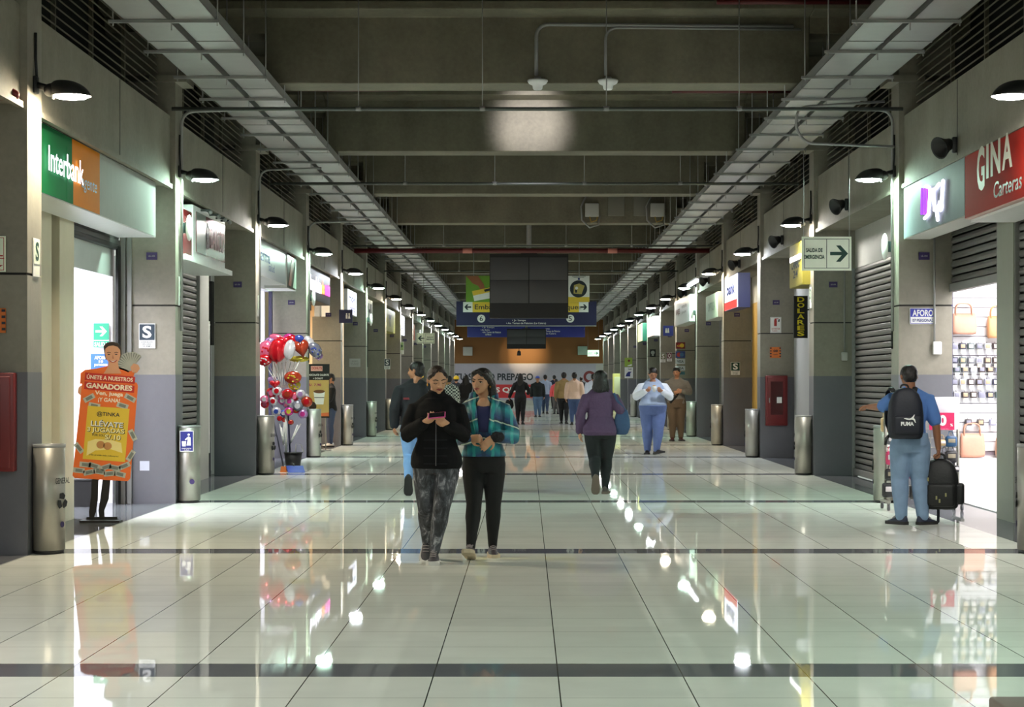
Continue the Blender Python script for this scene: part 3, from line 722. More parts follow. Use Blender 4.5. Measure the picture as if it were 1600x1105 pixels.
ssign(at(1046,558,YK(8)-.39), 'S', .16, .28, 'small dark pink sign beside the pale S sign on the eighth right column', WHT, mat('plum_sign',(110,44,66),.5), txt='O')
ssign(at(626.5,544,61.0), 'S', .19, .40, 'green evacuation sign with left arrow on the eighth left column', DGREEN, mat('lime_sign',(150,180,120),.5), arrow=True)
ssign((XR-.003,YK(3)-.13,at(1266,465,28.6).z), 'W', .20, .32, 'pale S sign on the inner face of the third right column', DGREEN, PHOSG)
plate('fire_equipment_sign', 'pale green sign with red arrow, cut by the left edge of the photo', 'sign', at(-12,397,15.37), 'S', .22, .29, PHOSG, [], (RED,.005,.012), .008, polys=[([(-.10,-.04),(.10,-.04),(.10,-.032),(-.10,-.032)],RED),([(.03,-.13),(.09,-.09),(.06,-.09),(.06,-.05),(.03,-.05)],RED),([(.02,-.02),(.09,-.02),(.09,-.01),(.02,-.01)],RED)])
def hazard(c, s, label): return plate('hazard_sign', label, 'sign', c, 'S', s, s, mat('hazard_orange',(214,112,38),.5), [('08',0,.03,s*.4,s*.22,INK,.02),('---',0,-.04,s*.4,s*.05,INK,.02)], None, .008, polys=[(p, INK) for p in [[(sx*s*.5-sx*.03,z),(sx*s*.5,z),(sx*s*.5,z+.02),(sx*s*.5-sx*.03,z+.02)] for sx in (-1,1) for z in (-.08,-.03,.02,.07)]])
hazard(at(-10,501,15.37), .20, 'orange striped sign cut by the left edge of the photo')
hazard(at(1211.5,551,YK(4)-.39), .20, 'orange striped square sign above the fire cabinet on the fourth right column')
plate('extinguisher_sign', 'white sign with a red extinguisher on the fourth right column', 'sign', at(1212,508,YK(4)-.39), 'S', .20, .29, WHT, [('EXTINTOR',0,-.07,.15,.03,RED,.01),('FUEGO',-.02,-.11,.09,.02,RED,.01)], (PALE,.004,.008), .008, polys=[([(-.03,-.02),(.02,-.02),(.02,.08),(.01,.10),(.05,.11),(.05,.12),(-.02,.12),(-.03,.08)],RED),([(.04,.06),(.07,.06),(.07,.11),(.055,.11)],INK)])
plate('capacity_sign', 'white and blue AFORO sign on the second right column', 'sign', at(1441.5,494,21.88), 'S', .30, .185, WHT, [('AFORO',0,.035,.24,.075,WHT,.03),('07 PERSONAS',0,-.05,.24,.035,BLUE,.015)], (mat('aforo_blue',(58,62,170),.5),.005,.006), .008, polys=[([(-.14,-.01),(.14,-.01),(.14,.085),(-.14,.085)],mat('aforo_blue',(58,62,170),.5))])
plate('restroom_sign', 'dark blue restroom sign projecting from the fifth left column', 'sign', at(540.5,494.5,41.1), 'S', .29, .29, NAVY, [], None, .04, polys=[(circ(.018,10,.02,.05),WHT),([(.0,-.05),(.04,-.05),(.04,.028),(.0,.028)],WHT),(circ(.018,10,.075,.05),WHT),([(.05,-.05),(.10,-.05),(.085,.028),(.065,.028)],WHT)])
plate('restroom_sign', 'blue restroom sign projecting from the seventh right column', 'sign', at(1044,517,54.0), 'S', .29, .29, mat('bright_blue_sign',(40,52,160),.45), [], None, .04, polys=[(circ(.022,10,-.06,.05),WHT),([(-.085,-.06),(-.035,-.06),(-.035,.026),(-.085,.026)],WHT),(circ(.022,10,.0,.05),WHT),([(-.03,-.06),(.03,-.06),(.018,.026),(-.018,.026)],WHT)])
plate('notice', 'blank white notice on the sixth left column', 'notice', at(554.5,567,YK(6)-.39), 'S', .28, .21, PALE, [('AVISO',0,.04,.16,.03,GREY,.01),('NO PEGAR',0,-.01,.2,.025,GREY,.01),('CARTELES',0,-.05,.18,.025,GREY,.01)], None, .008)
tag(MB().rect(at(226,728,21.89), XA['S'], .11, .11, .004, mat('paper_sticker',(190,194,208),.6)).build('wall_sticker'), 'pale square sticker low on the second left column', 'sticker')
# routers: white oval antennas on the column inner faces
for s, k, py, lab in (('L',2,357,'white oval antenna on the second left column'),('L',4,466,'white oval antenna on the fourth left column'),('L',6,500,'white oval antenna on the sixth left column'),('R',2,386,'white oval antenna on the second right column'),('R',6,489,'white oval antenna on the sixth right column')):
    xi, xs, d = side(s); c = Vector((xi-d*.10, YK(k)-.05, at(0,py,YK(k)).z)); t = thing('wall_mounted_antenna', lab, 'antenna', c)
    MB().ball((0,0,0), (.035,.11,.155), WHITE).build('cover', t)
    MB().box((d*.02,-.04,-.06),(d*.10,.04,.06), mat('teal_box',(60,80,78),.5)).tube([(d*.085,0,-.06),(d*.085,0,-.6),(d*.09,.03,-.66),(d*.09,.03,-1.2)], .01, BLACKM, 6).build('mount', t)
# fire cabinets
for c, w, h, lab in ((at(1212.5,626,YK(4)-.385), .40, .92, 'dark red fire hose cabinet on the fourth right column'), (at(-20,659.5,YK(1)-.385), .49, .80, 'red fire hose cabinet cut by the left edge on the first left column')):
    t = thing('fire_cabinet', lab, 'fire cabinet', c); rm = mat('cabinet_red', (108,20,22), .45)
    MB().rbox((-w/2,-.10,-h/2),(w/2,0,h/2), .012, rm).build('body', t)
    dd = MB().rbox((-w/2+.03,-.115,-h/2+.03),(w/2-.03,-.098,h/2-.03), .008, rm).build('door', t)
    MB().box((-w*.28,-.118,-h*.28),(w*.28,-.113,h*.38), mat('dark_glass_red',(70,18,22),.08)).build('glass', dd)
    MB().box((-.0,-.123,-h*.05),(.09,-.118,h*.07), WHT).build('label', t)
    MB().box((-w*.36,-.135,-.04),(-w*.32,-.113,.05), GALV).build('handle', dd)
t = thing('fire_hose_bracket', 'dark red slanted bracket cut by the left edge beside the first lamp', 'bracket', at(-10,140,15.2))
MB().tube([at(-40,110,15.2)-at(-10,140,15.2), at(24,148,15.2)-at(-10,140,15.2)], .035, DRED, 12, round_=True).tube([at(-40,154,15.2)-at(-10,140,15.2), at(24,150,15.2)-at(-10,140,15.2)], .03, DRED, 12, round_=True).build('bar', t)
t = thing('switch_box', 'small white switch box on the seam of the second right column', 'switch', at(1463.5,544,21.87))
MB().rbox((-.05,-.05,-.075),(.05,0,.075), .012, WHITE).build('box', t); MB().cyl((-.03,-.02,.075),(-.03,-.02,1.35), .012, GALV, 8).build('conduit', t)
t = thing('switch_box', 'small switch box with a conduit on the third right column', 'switch', at(1319,557,28.35))
MB().rbox((-.045,-.05,-.065),(.045,0,.065), .012, PALE).build('box', t); MB().cyl((0,-.02,.065),(0,-.02,1.45), .012, GALV, 8).build('conduit', t)
# ================================================================= SHOP SIGNS
def onx(px, py, X):                                     # pixel on the plane x = X
    Y = X*F/(px-VX); return Vector((X, Y, CH-(py-VY)*Y/F))
def shopsign(s, X, y0, y1, z0, z1, depth, label, m, edge=PALE, name='shop_sign'):
    d = -1 if s == 'L' else 1
    t = thing(name, label, 'shop sign', (X, (y0+y1)/2, z0))
    MB().box((X,y0,z0),(X+d*depth,y1,z1), edge).build('box', t, True)
    MB().box((X-d*.004,y0+.01,z0+.01),(X,y1-.01,z1-.01), m).build('face', t, True)
    return t
GL = glow('lit_white_letters', (244,242,255), 1.3)
# bank sign
t = shopsign('L', -4.2, 15.86, 21.43, 3.04, 3.66, .42, 'white fascia sign with green and orange end and lit white lettering', mat('sign_pale_white', (168,172,166), .7, spec=.15), mat('sign_edge_white',(214,218,214),.4))
B = -4.192
MB().box((B,15.87,3.05),(B+.004,17.45,3.65), mat('bank_green',(10,104,56),.7, spec=.15)).build('green_panel', t, True)
q = MB().box((B,17.45,3.05),(B+.004,18.58,3.65), mat('bank_orange',(214,128,8),.7, spec=.15))
q.poly([(-.02,-.3),(.22,-.3),(.22,-.1),(.16,.06),(.05,.16),(-.02,.2)], (B+.004,17.45-.18,3.35), XA['E'], .002, mat('bank_green',(10,104,56),.7, spec=.15))
q.build('orange_panel', t, True)
MB().text('Interbank', (B+.006,17.12,3.36), XA['E'], 1.3, .22, GL, .03, .005).build('lettering', t, True)
MB().text('agente', (B+.006,18.12,3.27), XA['E'], .62, .14, mat('pale_blue_script',(120,150,170),.5), .004, .0, shear=.25).build('lettering', t, True)
# red double box
RB = mat('dark_red_sign', (124,26,28), .2); RB2 = mat('dull_red_face', (132,60,66), .25)
t = shopsign('L', -4.13, 22.42, 23.35, 2.93, 3.50, .5, 'small dark red sign box beside the white oval antenna', RB, WHT)
MB().text('B', (-4.128,23.1,3.25), XA['E'], .16, .22, WHT, .004, .01).build('lettering', t, True)
t = shopsign('L', -4.13, 23.42, 25.9, 2.93, 3.60, .5, 'larger white framed sign box with grey and dull red face', WHT, WHT)
MB().box((-4.125,23.62,3.03),(-4.118,25.84,3.53), RB2).box((-4.120,23.62,3.03),(-4.114,24.3,3.53), mat('grey_green_face',(112,124,118),.3)).build('red_panel', t, True)
MB().text('B', (-4.112,24.42,3.28), XA['E'], .22, .34, BLACK, .004, .02).text('BANCO', (-4.112,25.2,3.28), XA['E'], 1.1, .28, DRED, .004, .01).build('lettering', t, True)
q = MB()
for y in (23.95, 24.6, 25.1, 25.5): q.box((-4.0,y-.02,3.56),(-4.12,y+.02,3.585), BLACKM).ball((-4.0,y,3.55), .03, GALV, 10, 6)
q.build('sign_lights', t, True)
tag(MB().box((-4.04,22.45,2.86),(-4.58,26.0,2.925), WHT).build('sign_ledge'), 'white ledge under the two dark red sign boxes', 'ledge')
# L3
t = shopsign('L', -4.2, 29.3, 33.0, 3.08, 3.66, .42, 'white fascia sign with faint blue letters over the bright shop', mat('sign_pale_lilac', (196,196,204), .35), WHT)
MB().text('farma', (-4.19,30.3,3.42), XA['E'], 1.25, .2, mat('faint_blue',(74,84,160),.5), .003, .015).text('salud', (-4.19,31.1,3.27), XA['E'], .7, .13, mat('faint_blue',(74,84,160),.5), .003, .01).build('lettering', t, True)
t = shopsign('L', -4.18, 33.05, 34.3, 3.04, 3.72, .4, 'brown and white picture sign left of the fourth left column', mat('picture_brown', (70,56,50), .3), WHT)
MB().poly([(-.55,-.28),(-.2,-.3),(.35,.3),(.05,.3)], (-4.174,33.7,3.38), XA['E'], .003, mat('picture_rust',(140,54,36),.4)).poly([(.1,-.3),(.58,-.3),(.58,.28)], (-4.174,33.7,3.38), XA['E'], .004, mat('picture_pale_green',(176,196,180),.4)).build('printed_picture', t, True)
# L4
t = shopsign('L', -4.2, 35.5, 40.4, 3.02, 3.67, .35, 'dark fascia sign with glowing white, orange and pink letters', mat('sign_brown_black', (44,34,30), .5), BLACKM)
MB().text('dunkin', (-4.192,37.35,3.33), XA['E'], 2.3, .30, GL, .02, .045).build('lettering', t, True)
MB().text("do", (-4.192,38.85,3.33), XA['E'], .55, .28, glow('lit_orange',(255,140,50),1.2), .02, .045).build('lettering', t, True)
MB().text("nuts", (-4.192,39.7,3.33), XA['E'], 1.0, .28, glow('lit_magenta',(214,60,170),1.2), .02, .045).build('lettering', t, True)
# L5..
def litbox(s, px0, px1, zlo, zhi, X, label, face, texts, depth=.3, edge=None):
    ya, yb = sorted((onx(px0,500,X).y, onx(px1,500,X).y)); t = shopsign(s, X, ya, yb, zlo, zhi, depth, label, face, edge or PALE)
    d = -1 if s == 'L' else 1
    for (b_, dy, dz, w, h, m, bd) in texts: MB().text(b_, (X-d*.006,(ya+yb)/2+dy,(zlo+zhi)/2+dz), XA['E' if s == 'L' else 'W'], w, h, m, .004, bd).build('lettering', t, True)
    return t
LW = glow('lit_white_face', (238,240,255), .8); VIO = mat('violet_ink', (70,50,150), .5)
litbox('L', 543, 557, 3.0, 3.58, -4.2, 'lit white sign with violet letters over the grey front, left side', LW, [('movil',0,.1,1.7,.2,VIO,.03),('tienda',0,-.14,1.4,.16,VIO,.02)])
litbox('L', 573, 582, 2.95, 3.56, -4.15, 'white sign with dark vertical strokes beside the sixth left antenna', WHT, [('HI',0,0,1.0,.4,INK,.04)])
litbox('L', 600, 617, 2.92, 3.6, -4.2, 'olive yellow sign with a dark figure on the left side', mat('olive_yellow',(168,164,64),.5), [('Y',0,0,1.2,.36,INK,.05)], edge=mat('olive_yellow',(168,164,64),.5))
litbox('L', 622, 632, 2.95, 3.62, -4.2, 'brightly lit white sign far on the left side', LW, [('info',0,-.12,1.4,.16,VIO,.03)])
litbox('L', 643.5, 648, 2.9, 3.5, -4.15, 'small orange red sign far on the left side', mat('orange_red',(200,78,34),.5), [])
litbox('L', 656, 661, 2.9, 3.4, -4.15, 'small white sign farther along on the left side', LW, [])
# right side
t = shopsign('R', 4.35, 18.8, 21.84, 3.05, 3.68, .3, 'grey fascia sign with purple and white neon strokes', mat('sign_cool_grey',(112,122,126),.6, spec=.2), PALE)
NW = glow('neon_white', (232,226,255), 1.8); NP = glow('neon_violet', (130,60,190), .8)
def neon(pxs, m, r=.02):
    P = [onx(1200+a/4, 276+b/4, 4.325) for a, b in pxs]; MB().tube(bend(P, .04, 3), r, m, 8, round_=True).build('neon_stroke', t, True)
for pxs in (((985,62),(1008,66),(1014,90)), ((1014,90),(1004,235),(978,262)), ((1024,84),(1048,76),(1070,44)), ((1034,92),(1040,210)), ((1094,26),(1082,180)), ((1072,160),(1066,200),(1080,214),(1088,180),(1074,158)), ((1052,190),(1060,272))): neon(pxs, NW, .017)
for x in (962, 978, 994): neon(((x,78),(x-2,232)), NP, .014)
a = onx(1200+950/4, 276+240/4, 4.335); b = onx(1200+1012/4, 276+75/4, 4.335)
MB().box((4.335,b.y,a.z),(4.345,a.y,b.z), mat('violet_plate',(76,30,84),.4)).build('violet_plate', t, True)
t = shopsign('R', 4.35, 15.86, 18.8, 3.02, 3.68, .3, 'red fascia sign with large pale raised letters cut by the right edge', mat('sign_brick_red',(150,24,10),.7, spec=.15), mat('sign_edge_pink',(206,170,160),.5))
LET = mat('letter_silver',(196,190,172),.4)
MB().text('G', (4.33,17.86,3.42), XA['W'], .30, .42, LET, .05, .03).build('raised_letter', t, True)
MB().text('I', (4.33,17.60,3.46), XA['W'], .09, .32, LET, .05, .03).build('raised_letter', t, True)
MB().text('N', (4.33,17.30,3.46), XA['W'], .36, .32, LET, .05, .03).build('raised_letter', t, True)
MB().text('A', (4.33,16.88,3.47), XA['W'], .36, .32, LET, .05, .03).build('raised_letter', t, True)
MB().text('Carteras', (4.33,16.95,3.17), XA['W'], 1.0, .15, mat('dark_silver',(96,88,82),.25,.6), .03, .01, shear=.2).build('lettering', t, True)
MB().box((4.40,15.9,2.99),(4.84,18.78,3.015), WHT).build('awning_strip', t, True)
t = litbox('R', 1234, 1254, 2.88, 3.55, 4.18, 'yellow sign with a lit strip behind the hanging exit sign', mat('dull_yellow',(132,122,40),.5), [('CAMBIO',0,.02,.9,.16,INK,.03),('24',0,-.14,.5,.12,INK,.02)], edge=mat('dull_yellow',(132,122,40),.5))
MB().box((4.165,28.85,3.28),(4.18,30.0,3.36), glow('lit_tube',(250,250,255),1.2)).build('lit_strip', t, True)
t = plate('projecting_sign', 'black vertical sign with yellow letters DOLARES on the right', 'sign', at(1250.5,495.5,31.0), 'S', .225, .69, BLACK, [], None, .05)
for i, ch in enumerate('DOLARES'): MB().text(ch, (0,-.054,.285-i*.093), XA['S'], .115, .078, mat('sign_letter_yellow',(232,214,40),.5), .003, .03).build('lettering', t)
MB().cyl((.11,-.02,.12),(.42,-.02,.12), .012, BLACKM, 8).build('mount', t)
t = litbox('R', 1132.5, 1153, 2.85, 3.52, 4.1, 'lit white sign box with blue letters and red base, blue end panel', LW, [('bank',0,.08,1.5,.24,mat('bank_blue',(44,60,170),.5),.04)], depth=.24, edge=mat('sign_box_blue',(16,20,72),.5))
MB().box((4.09,36.9,2.86),(4.096,39.2,3.02), mat('lit_red',(220,60,56),.5,emit=(220,60,56),strength=.5)).build('red_band', t, True)
litbox('R', 1103, 1122, 2.82, 3.38, 4.2, 'pale green panel sign left of the lit bank box', mat('pale_green_sign',(150,186,168),.4), [('OPTICA',0,0,1.6,.2,mat('pale_green2',(110,150,132),.5),.02)])
litbox('R', 1054, 1078, 2.95, 3.65, 4.2, 'white sign with dark lines below a lit tube, right side', mat('sign_grey_white',(200,200,204),.4), [('venta de',-.8,.12,1.6,.1,GREY,.0),('pasajes',-.8,-.05,1.4,.1,GREY,.0),('VIAJES',1.3,0,1.4,.2,DRED,.03)])
tag(MB().cyl((4.1,45.6,3.83),(4.1,49.6,3.83), .05, glow('tube_white',(240,246,255),2), 10).box((4.08,45.5,3.87),(4.14,49.7,3.92), WHT).build('wall_mounted_tube_light'), 'lit white tube light above the white sign with dark lines', 'light')
litbox('R', 1012, 1021, 2.9, 3.55, 4.15, 'warm lit sign on the right side in the distance', glow('lit_warm_face',(255,226,200),.8), [])
litbox('R', 997, 1003.5, 2.85, 3.5, 4.15, 'small lit yellow and green sign in the distance on the right', glow('lit_lime_face',(226,232,150),.7), [], edge=DGREEN)
def stick(px0, py0, px1, py1, k, label, m, texts=(), s='R', cat='poster', polys=()):
    Y = YK(k)-.386; a = at(px0,py1,Y); b = at(px1,py0,Y)
    return plate('wall_poster', label, cat, (a+b)/2, 'S', b.x-a.x, b.z-a.z, m, texts, None, .006, polys=polys)
stick(1056,535,1070.5,545,7,'red and yellow card sticker, top of the card stickers column', DRED, [('card',0,0,.2,.07,YELLOW,.02)], polys=[(circ(.06,14,-.03),RED),(circ(.06,14,.04),YELLOW)], cat='sticker')
stick(1055.5,549,1070.5,559.5,7,'blue and red card sticker, second from the top', mat('card_blue',(50,66,130),.5), polys=[(circ(.065,14,-.04),RED),(circ(.06,14,.04),mat('card_teal',(70,110,160),.5))], cat='sticker')
stick(1055.5,561,1070.5,569,7,'white VISA card sticker with a dark base, third from the top', mat('card_white',(196,200,206),.5), [('VISA',0,0,.19,.075,INK,.02)], cat='sticker')
stick(1055.5,572,1070.5,579,7,'white VISA card sticker, fourth from the top', mat('card_white',(196,200,206),.5), [('VISA',0,0,.19,.075,INK,.02)], cat='sticker')
stick(1056,581,1070,585.5,7,'narrow teal sticker, lowest of the card stickers', mat('card_teal2',(60,110,120),.5), [('CARD',0,0,.16,.035,INK,.01)], cat='sticker')
stick(1015.5,546,1024.5,558,9,'black square poster with a pale cup on the ninth right column', BLACK, polys=[(circ(.07,16,0,.02),PALE),([(-.04,-.09),(.04,-.09),(.03,-.05),(-.03,-.05)],PALE)])
stick(976,559,988,573,11,'lime green poster on the eleventh right column', mat('lime_poster',(150,176,60),.5), polys=[([(-.05,-.15),(.14,-.08),(.14,-.16),(-.02,-.17)],WHT),(circ(.05,10,.02,.06),DRED)])
stick(976,574,989,591,11,'white poster with a blue arrow on the eleventh right column', WHT, [('Lan',.05,.16,.14,.07,INK,.02)], polys=[([(-.14,-.16),(.06,-.16),(.06,-.02),(.12,.04),(-.02,.04),(-.10,-.04)],BLUE)])
t = thing('vending_cabinet', 'pale yellow upright cabinet far on the right', 'cabinet', (at(967,600,88).x,88,0))
MB().rbox((-.28,0,0),(.28,.4,1.75), .02, mat('pale_yellow_cabinet',(206,188,110),.5)).build('body', t)
MB().rbox((-.22,-.02,.75),(.22,.01,1.6), .01, mat('cabinet_face',(214,206,170),.4)).build('door', t); MB().box((-.27,-.012,.2),(.27,.0,.6), mat('pale_yellow_dark',(190,166,80),.5)).build('drawer', t)
MB().rbox((.16,-.05,1.1),(.19,-.02,1.3), .006, GALV).build('handle', t)
tag(MB().box((-.2,-.02,-.21),(.2,.02,.21), mat('market_poster',(40,46,44),.5)).text('UEB', (-.0,-.022,.12), XA['S'], .3, .10, YELLOW, .003, .03).text('7', (-.1,-.022,-.12), XA['S'], .09, .12, ORANGE, .003, .03).poly(circ(.05,14), (-.1,-.022,.0), XA['S'], .004, mat('light_blue_dot',(120,150,210),.5)).cyl((.15,0,.2),(.15,0,3.5), .006, GALV, 6).cyl((-.15,0,.2),(-.15,0,3.5), .006, GALV, 6).build('hanging_board', loc=at(654,594,56.0)), 'dark advertising board with yellow letters behind the head of the man in black', 'poster')
# ================================================================= LEFT SHOP DETAILS
t = plate('exit_sticker', 'green SALIDA sign with white right arrow on the white bank wall', 'sign', at(158.5,524,21.97), 'S', .185, .285, WHT, [('SALIDA',0,-.105,.155,.05,WHT,.03)], None, .006, polys=[([(-.09,-.055),(.09,-.055),(.09,.14),(-.09,.14)],mat('exit_green',(24,148,112),.5)),([(-.09,-.14),(.09,-.14),(.09,-.065),(-.09,-.065)],mat('exit_green',(24,148,112),.5)),([(x*.18,z*.22+.045) for x, z in ARR],WHT)])
t = plate('capacity_sticker', 'blue AFORO sign on the white bank wall, partly behind the cutout woman', 'sign', at(158,565,21.97), 'S', .24, .18, mat('aforo_bright_blue',(52,104,214),.5), [('AFORO',0,.045,.15,.04,WHT,.03),('10',0,0,.05,.032,WHT,.03),('personas',0,-.045,.15,.035,WHT,.02)], None, .006)
t = thing('waste_basket', 'black waste basket behind the cutout inside the bank doorway', 'basket', at(131,792,21.4)*1 - Vector((0,0,at(131,792,21.4).z)))
MB().loft([[(sx*(.12+.02*q),sy*(.1+.02*q),q*.30) for sx, sy in ((-1,-1),(1,-1),(1,1),(-1,1))] for q in (0,1)], BLACK, True, False).build('body', t)
MB().rbox((-.15,-.13,.29),(.15,.13,.315), .006, BLACKM).build('rim', t)
# ================================================================= CARDBOARD CUTOUT
Y = 19.05; S0 = Vector((at(160,818,Y).x, Y, 0))
t = thing('cardboard_cutout', 'orange cardboard cutout of a smiling woman holding a prize board', 'standee', S0)
def pp(pts, d, m, q=None, th=.004):
    q = q or MB(); q.poly([((px-160)*Y/F, at(px,py,Y).z) for px, py in pts], (0,-d,0), XA['S'], th, m); return q
CUT = mat('cutout_orange',(236,112,46),.6); SKIN0 = mat('printed_skin',(216,158,124),.5); HAIR0 = mat('printed_hair',(52,38,30),.5)
MB().box((-.20,-.14,0),(.20,.02,.022), BLACKM).box((-.16,-.01,.022),(.15,.02,.05), BLACKM).build('base', t)
# printed woman: hair, neck, face, shoulders, hand with bank notes, legs
pp([(126,583),(133,578),(150,576),(168,572),(188,574),(203,580),(212,578),(216,570),(210,584),(205,600),(125,600)], 0, CUT, th=.006).build('printed_jacket', t)
pp([(163,550),(162,541),(166,536),(175,534),(184,536),(189,542),(190,553),(188,562),(165,562)], .001, HAIR0, th=.006).build('printed_hair', t)
pp([(170,564),(184,564),(186,575),(190,584),(162,584),(168,575)], .005, SKIN0).build('printed_neck', t)
q = pp([(164.5,552),(165,545),(170,541),(177,540),(184,542),(188,547),(188.5,555),(187,562),(183,568),(177,571),(171,568),(166.5,561)], .008, SKIN0)
q.build('printed_face', t)
q = MB()
for px in (170.5, 182): pp([(px-3.2,551.2),(px,549.8),(px+3.2,551),(px+3,552),(px,551),(px-3,552.2)], .012, HAIR0, q, .001); pp([(px-2.6,554),(px,552.8),(px+2.6,554),(px,555)], .012, INK, q, .001)
pp([(175.5,560),(176.6,554),(178.6,560.4),(177,561)], .012, mat('printed_shade',(184,120,92),.5), q, .001)
pp([(170,562.5),(177,564),(184,562.3),(181,566),(177,567),(173,566)], .012, mat('printed_lip',(170,66,60),.5), q, .001)
pp([(172,563.2),(177,564.3),(182,563),(177,565.8)], .013, WHT, q, .001); q.build('printed_features', t)
c = (207,574)
pp([(c[0]-6,c[1]+8)]+[(c[0]-2+23*math.cos(a), c[1]-1-23*math.sin(a)) for a in [PI*1.02-i*PI*.78/14 for i in range(15)]], .001, mat('printed_notes',(176,178,172),.6), th=.005).build('printed_banknotes', t)
q = MB()
for i in range(13):
    a = PI*1.0-i*PI*.76/12; q = pp([(c[0]-2+22*math.cos(a+.03), c[1]-1-22*math.sin(a+.03)),(c[0]-2+22*math.cos(a-.03), c[1]-1-22*math.sin(a-.03)),(c[0]-2+9*math.cos(a), c[1]-1-9*math.sin(a))], .0065, mat('printed_note_ink',(104,108,106),.6), q, .001)
q.build('note_lines', t)
pp([(204,574),(209,568),(216,570),(219,576),(214,583),(207,582)], .007, SKIN0).build('printed_hand', t)
pp([(123,606),(127,602),(134,604),(134,616),(126,618),(122,614)], .012, SKIN0).build('printed_hand', t)
LEG0 = mat('printed_tights',(30,28,28),.5)
pp([(144,746),(154,746),(153,782),(150,800),(146,812),(140,812),(139,800),(142,778)], .001, LEG0).build('printed_leg', t)
pp([(161,746),(173,746),(170,780),(163,798),(164,814),(156,814),(154,798),(157,778)], .001, LEG0).build('printed_leg', t)
# prize board, tilted
pp([(132,592),(214,598),(216,603),(204,748),(200,752),(117,747),(114,743),(129,597)], .012, CUT, th=.006).build('prize_board', t)
NOTE = mat('printed_note',(184,186,176),.6); NOTE2 = mat('printed_note_dark',(120,126,120),.6)
for (px, py, a) in ((124,735,.1),(140,738,-.2),(156,737,.15),(172,740,-.1),(188,741,.25),(148,728,.3),(166,730,-.3),(134,726,.1),(180,731,.2),(195,728,-.4),(140,622,-.5),(204,622,.5),(192,634,.3),(148,634,.2),(208,680,1.1),(124,700,.9),(205,712,-1.0)):
    bd = MB()
    for s_, m_, dd in ((1,NOTE,.019),(.6,NOTE2,.0205)):
        ca, sa = math.cos(a), math.sin(a)
        pp([(px+s_*(x*ca-y*sa), py+s_*(x*sa+y*ca)) for x, y in ((-9,-4),(9,-4),(9,4),(-9,4))], dd, m_, bd, .001)
    bd.build('printed_banknote', t)
TI = .07
def ptxt(s, px, py, w, h, m, d, bd, par, name='lettering'):
    q = MB(); c = Vector(((px-160)*Y/F, -d, at(px,py,Y).z)); xa = Vector((math.cos(TI),0,-math.sin(TI))); up = Vector((math.sin(TI),0,math.cos(TI)))
    q.text(s, c, xa, w*Y/F, h*Y/F, m, .002, bd, up); return q.build(name, par)
for pts in ([(134,582),(212,589),(211,600),(133,594)], [(133,596),(211,603),(210,614),(132,608)]): pp(pts, .019, mat('printed_red',(196,44,34),.5), th=.003).build('red_band', t)
CR = mat('printed_cream',(246,232,208),.5)
ptxt('ÚNETE A NUESTROS', 172.5, 590.5, 72, 8, CR, .023, .02, t)
ptxt('GANADORES', 171.5, 604.5, 72, 8.5, CR, .023, .04, t)
ptxt('Ven, juega', 171, 616, 44, 8.5, CR, .02, .03, t)
ptxt('¡Y GANA!', 171, 626, 34, 8, CR, .02, .03, t)
yb = pp([(138,634),(203,639),(196,722),(130,717)], .019, YELLOW, th=.003).build('yellow_panel', t)
ptxt('@TINKA', 170, 648, 36, 8, INK, .023, .015, yb)
ptxt('LLÉVATE', 168.6, 662.6, 51, 11, BLACK, .0225, .05, yb); ptxt('LLÉVATE', 168, 662, 50, 10.5, WHT, .025, .02, yb)
ptxt('3 JUGADAS', 166.6, 674.1, 59, 9.5, BLACK, .0225, .05, yb); ptxt('3 JUGADAS', 166, 673.5, 58, 9, mat('printed_gold',(250,240,180),.5), .025, .02, yb)
ptxt('POR SOLO', 156, 680, 22, 3.6, INK, .023, .01, yb); ptxt('S/.10', 177.5, 684, 25, 8, BLACK, .0225, .05, yb); ptxt('S/.10', 177, 683.5, 24.5, 7.6, mat('printed_gold',(250,240,180),.5), .025, .02, yb)
q = MB()
for px, py in ((158,695),(169,697)): pp([(px+6.5*math.cos(i*PI/8), py+6*math.sin(i*PI/8)) for i in range(16)], .0235, mat('printed_coin',(196,140,84),.5), q, .002)
pp([(138,690),(150,686),(176,688),(190,692),(192,708),(174,702),(150,704),(136,712)], .0224, mat('printed_glow_cream',(240,222,150),.5), q, .0009); q.build('printed_coins', yb)
ptxt('¡Más grande, más millonario!', 163, 712, 46, 3, INK, .023, .0, yb)
# ================================================================= BALLOON STAND
BYd = 30.0; S0 = at(458,738,BYd); S0.z = 0
t = thing('balloon_stand', 'black bucket with a dark pole and white sticks holding the balloons', 'stand', S0)
def bp(px, py, dy=0): return Vector(((px-VX)*BYd/F-S0.x, dy, CH-(py-VY)*BYd/F))
MB().loft([[((.105+.04*q)*math.cos(2*PI*j/24),(.105+.04*q)*math.sin(2*PI*j/24),.0+q*.285) for j in range(24)] for q in (0,1)], BLACK, True).lathe([(.15,.27),(.155,.285),(.135,.287)], (0,0,0), BLACKM, 24, caps=False).build('bucket', t)
MB().cyl((-.05,0,.28), bp(450,640), .014, mat('pole_blue_black',(34,36,66),.4), 10).build('pole', t)
MB().tube([(.04,-.02,.29),(.05,-.03,.42),(.13,-.02,.41),(.17,0,.28)], .008, PALE, 8).build('bucket_handle', t)
q = MB(); rnd = random.Random(3)
for px, py in ((411,563),(418,565),(428,566),(434,567),(440,567),(447,566),(454,567),(462,565),(468,564)):
    q.cyl(bp(px,py), bp(442+(px-440)*.2,606), .007, WHT, 6)
for px, py in ((437,662),(444,660),(440,668)): q.cyl(bp(px,py), bp(443,696), .010, WHT, 6)
for px, py in ((470,662),(465,664)): q.cyl(bp(px,py), bp(453,694), .010, WHT, 6)
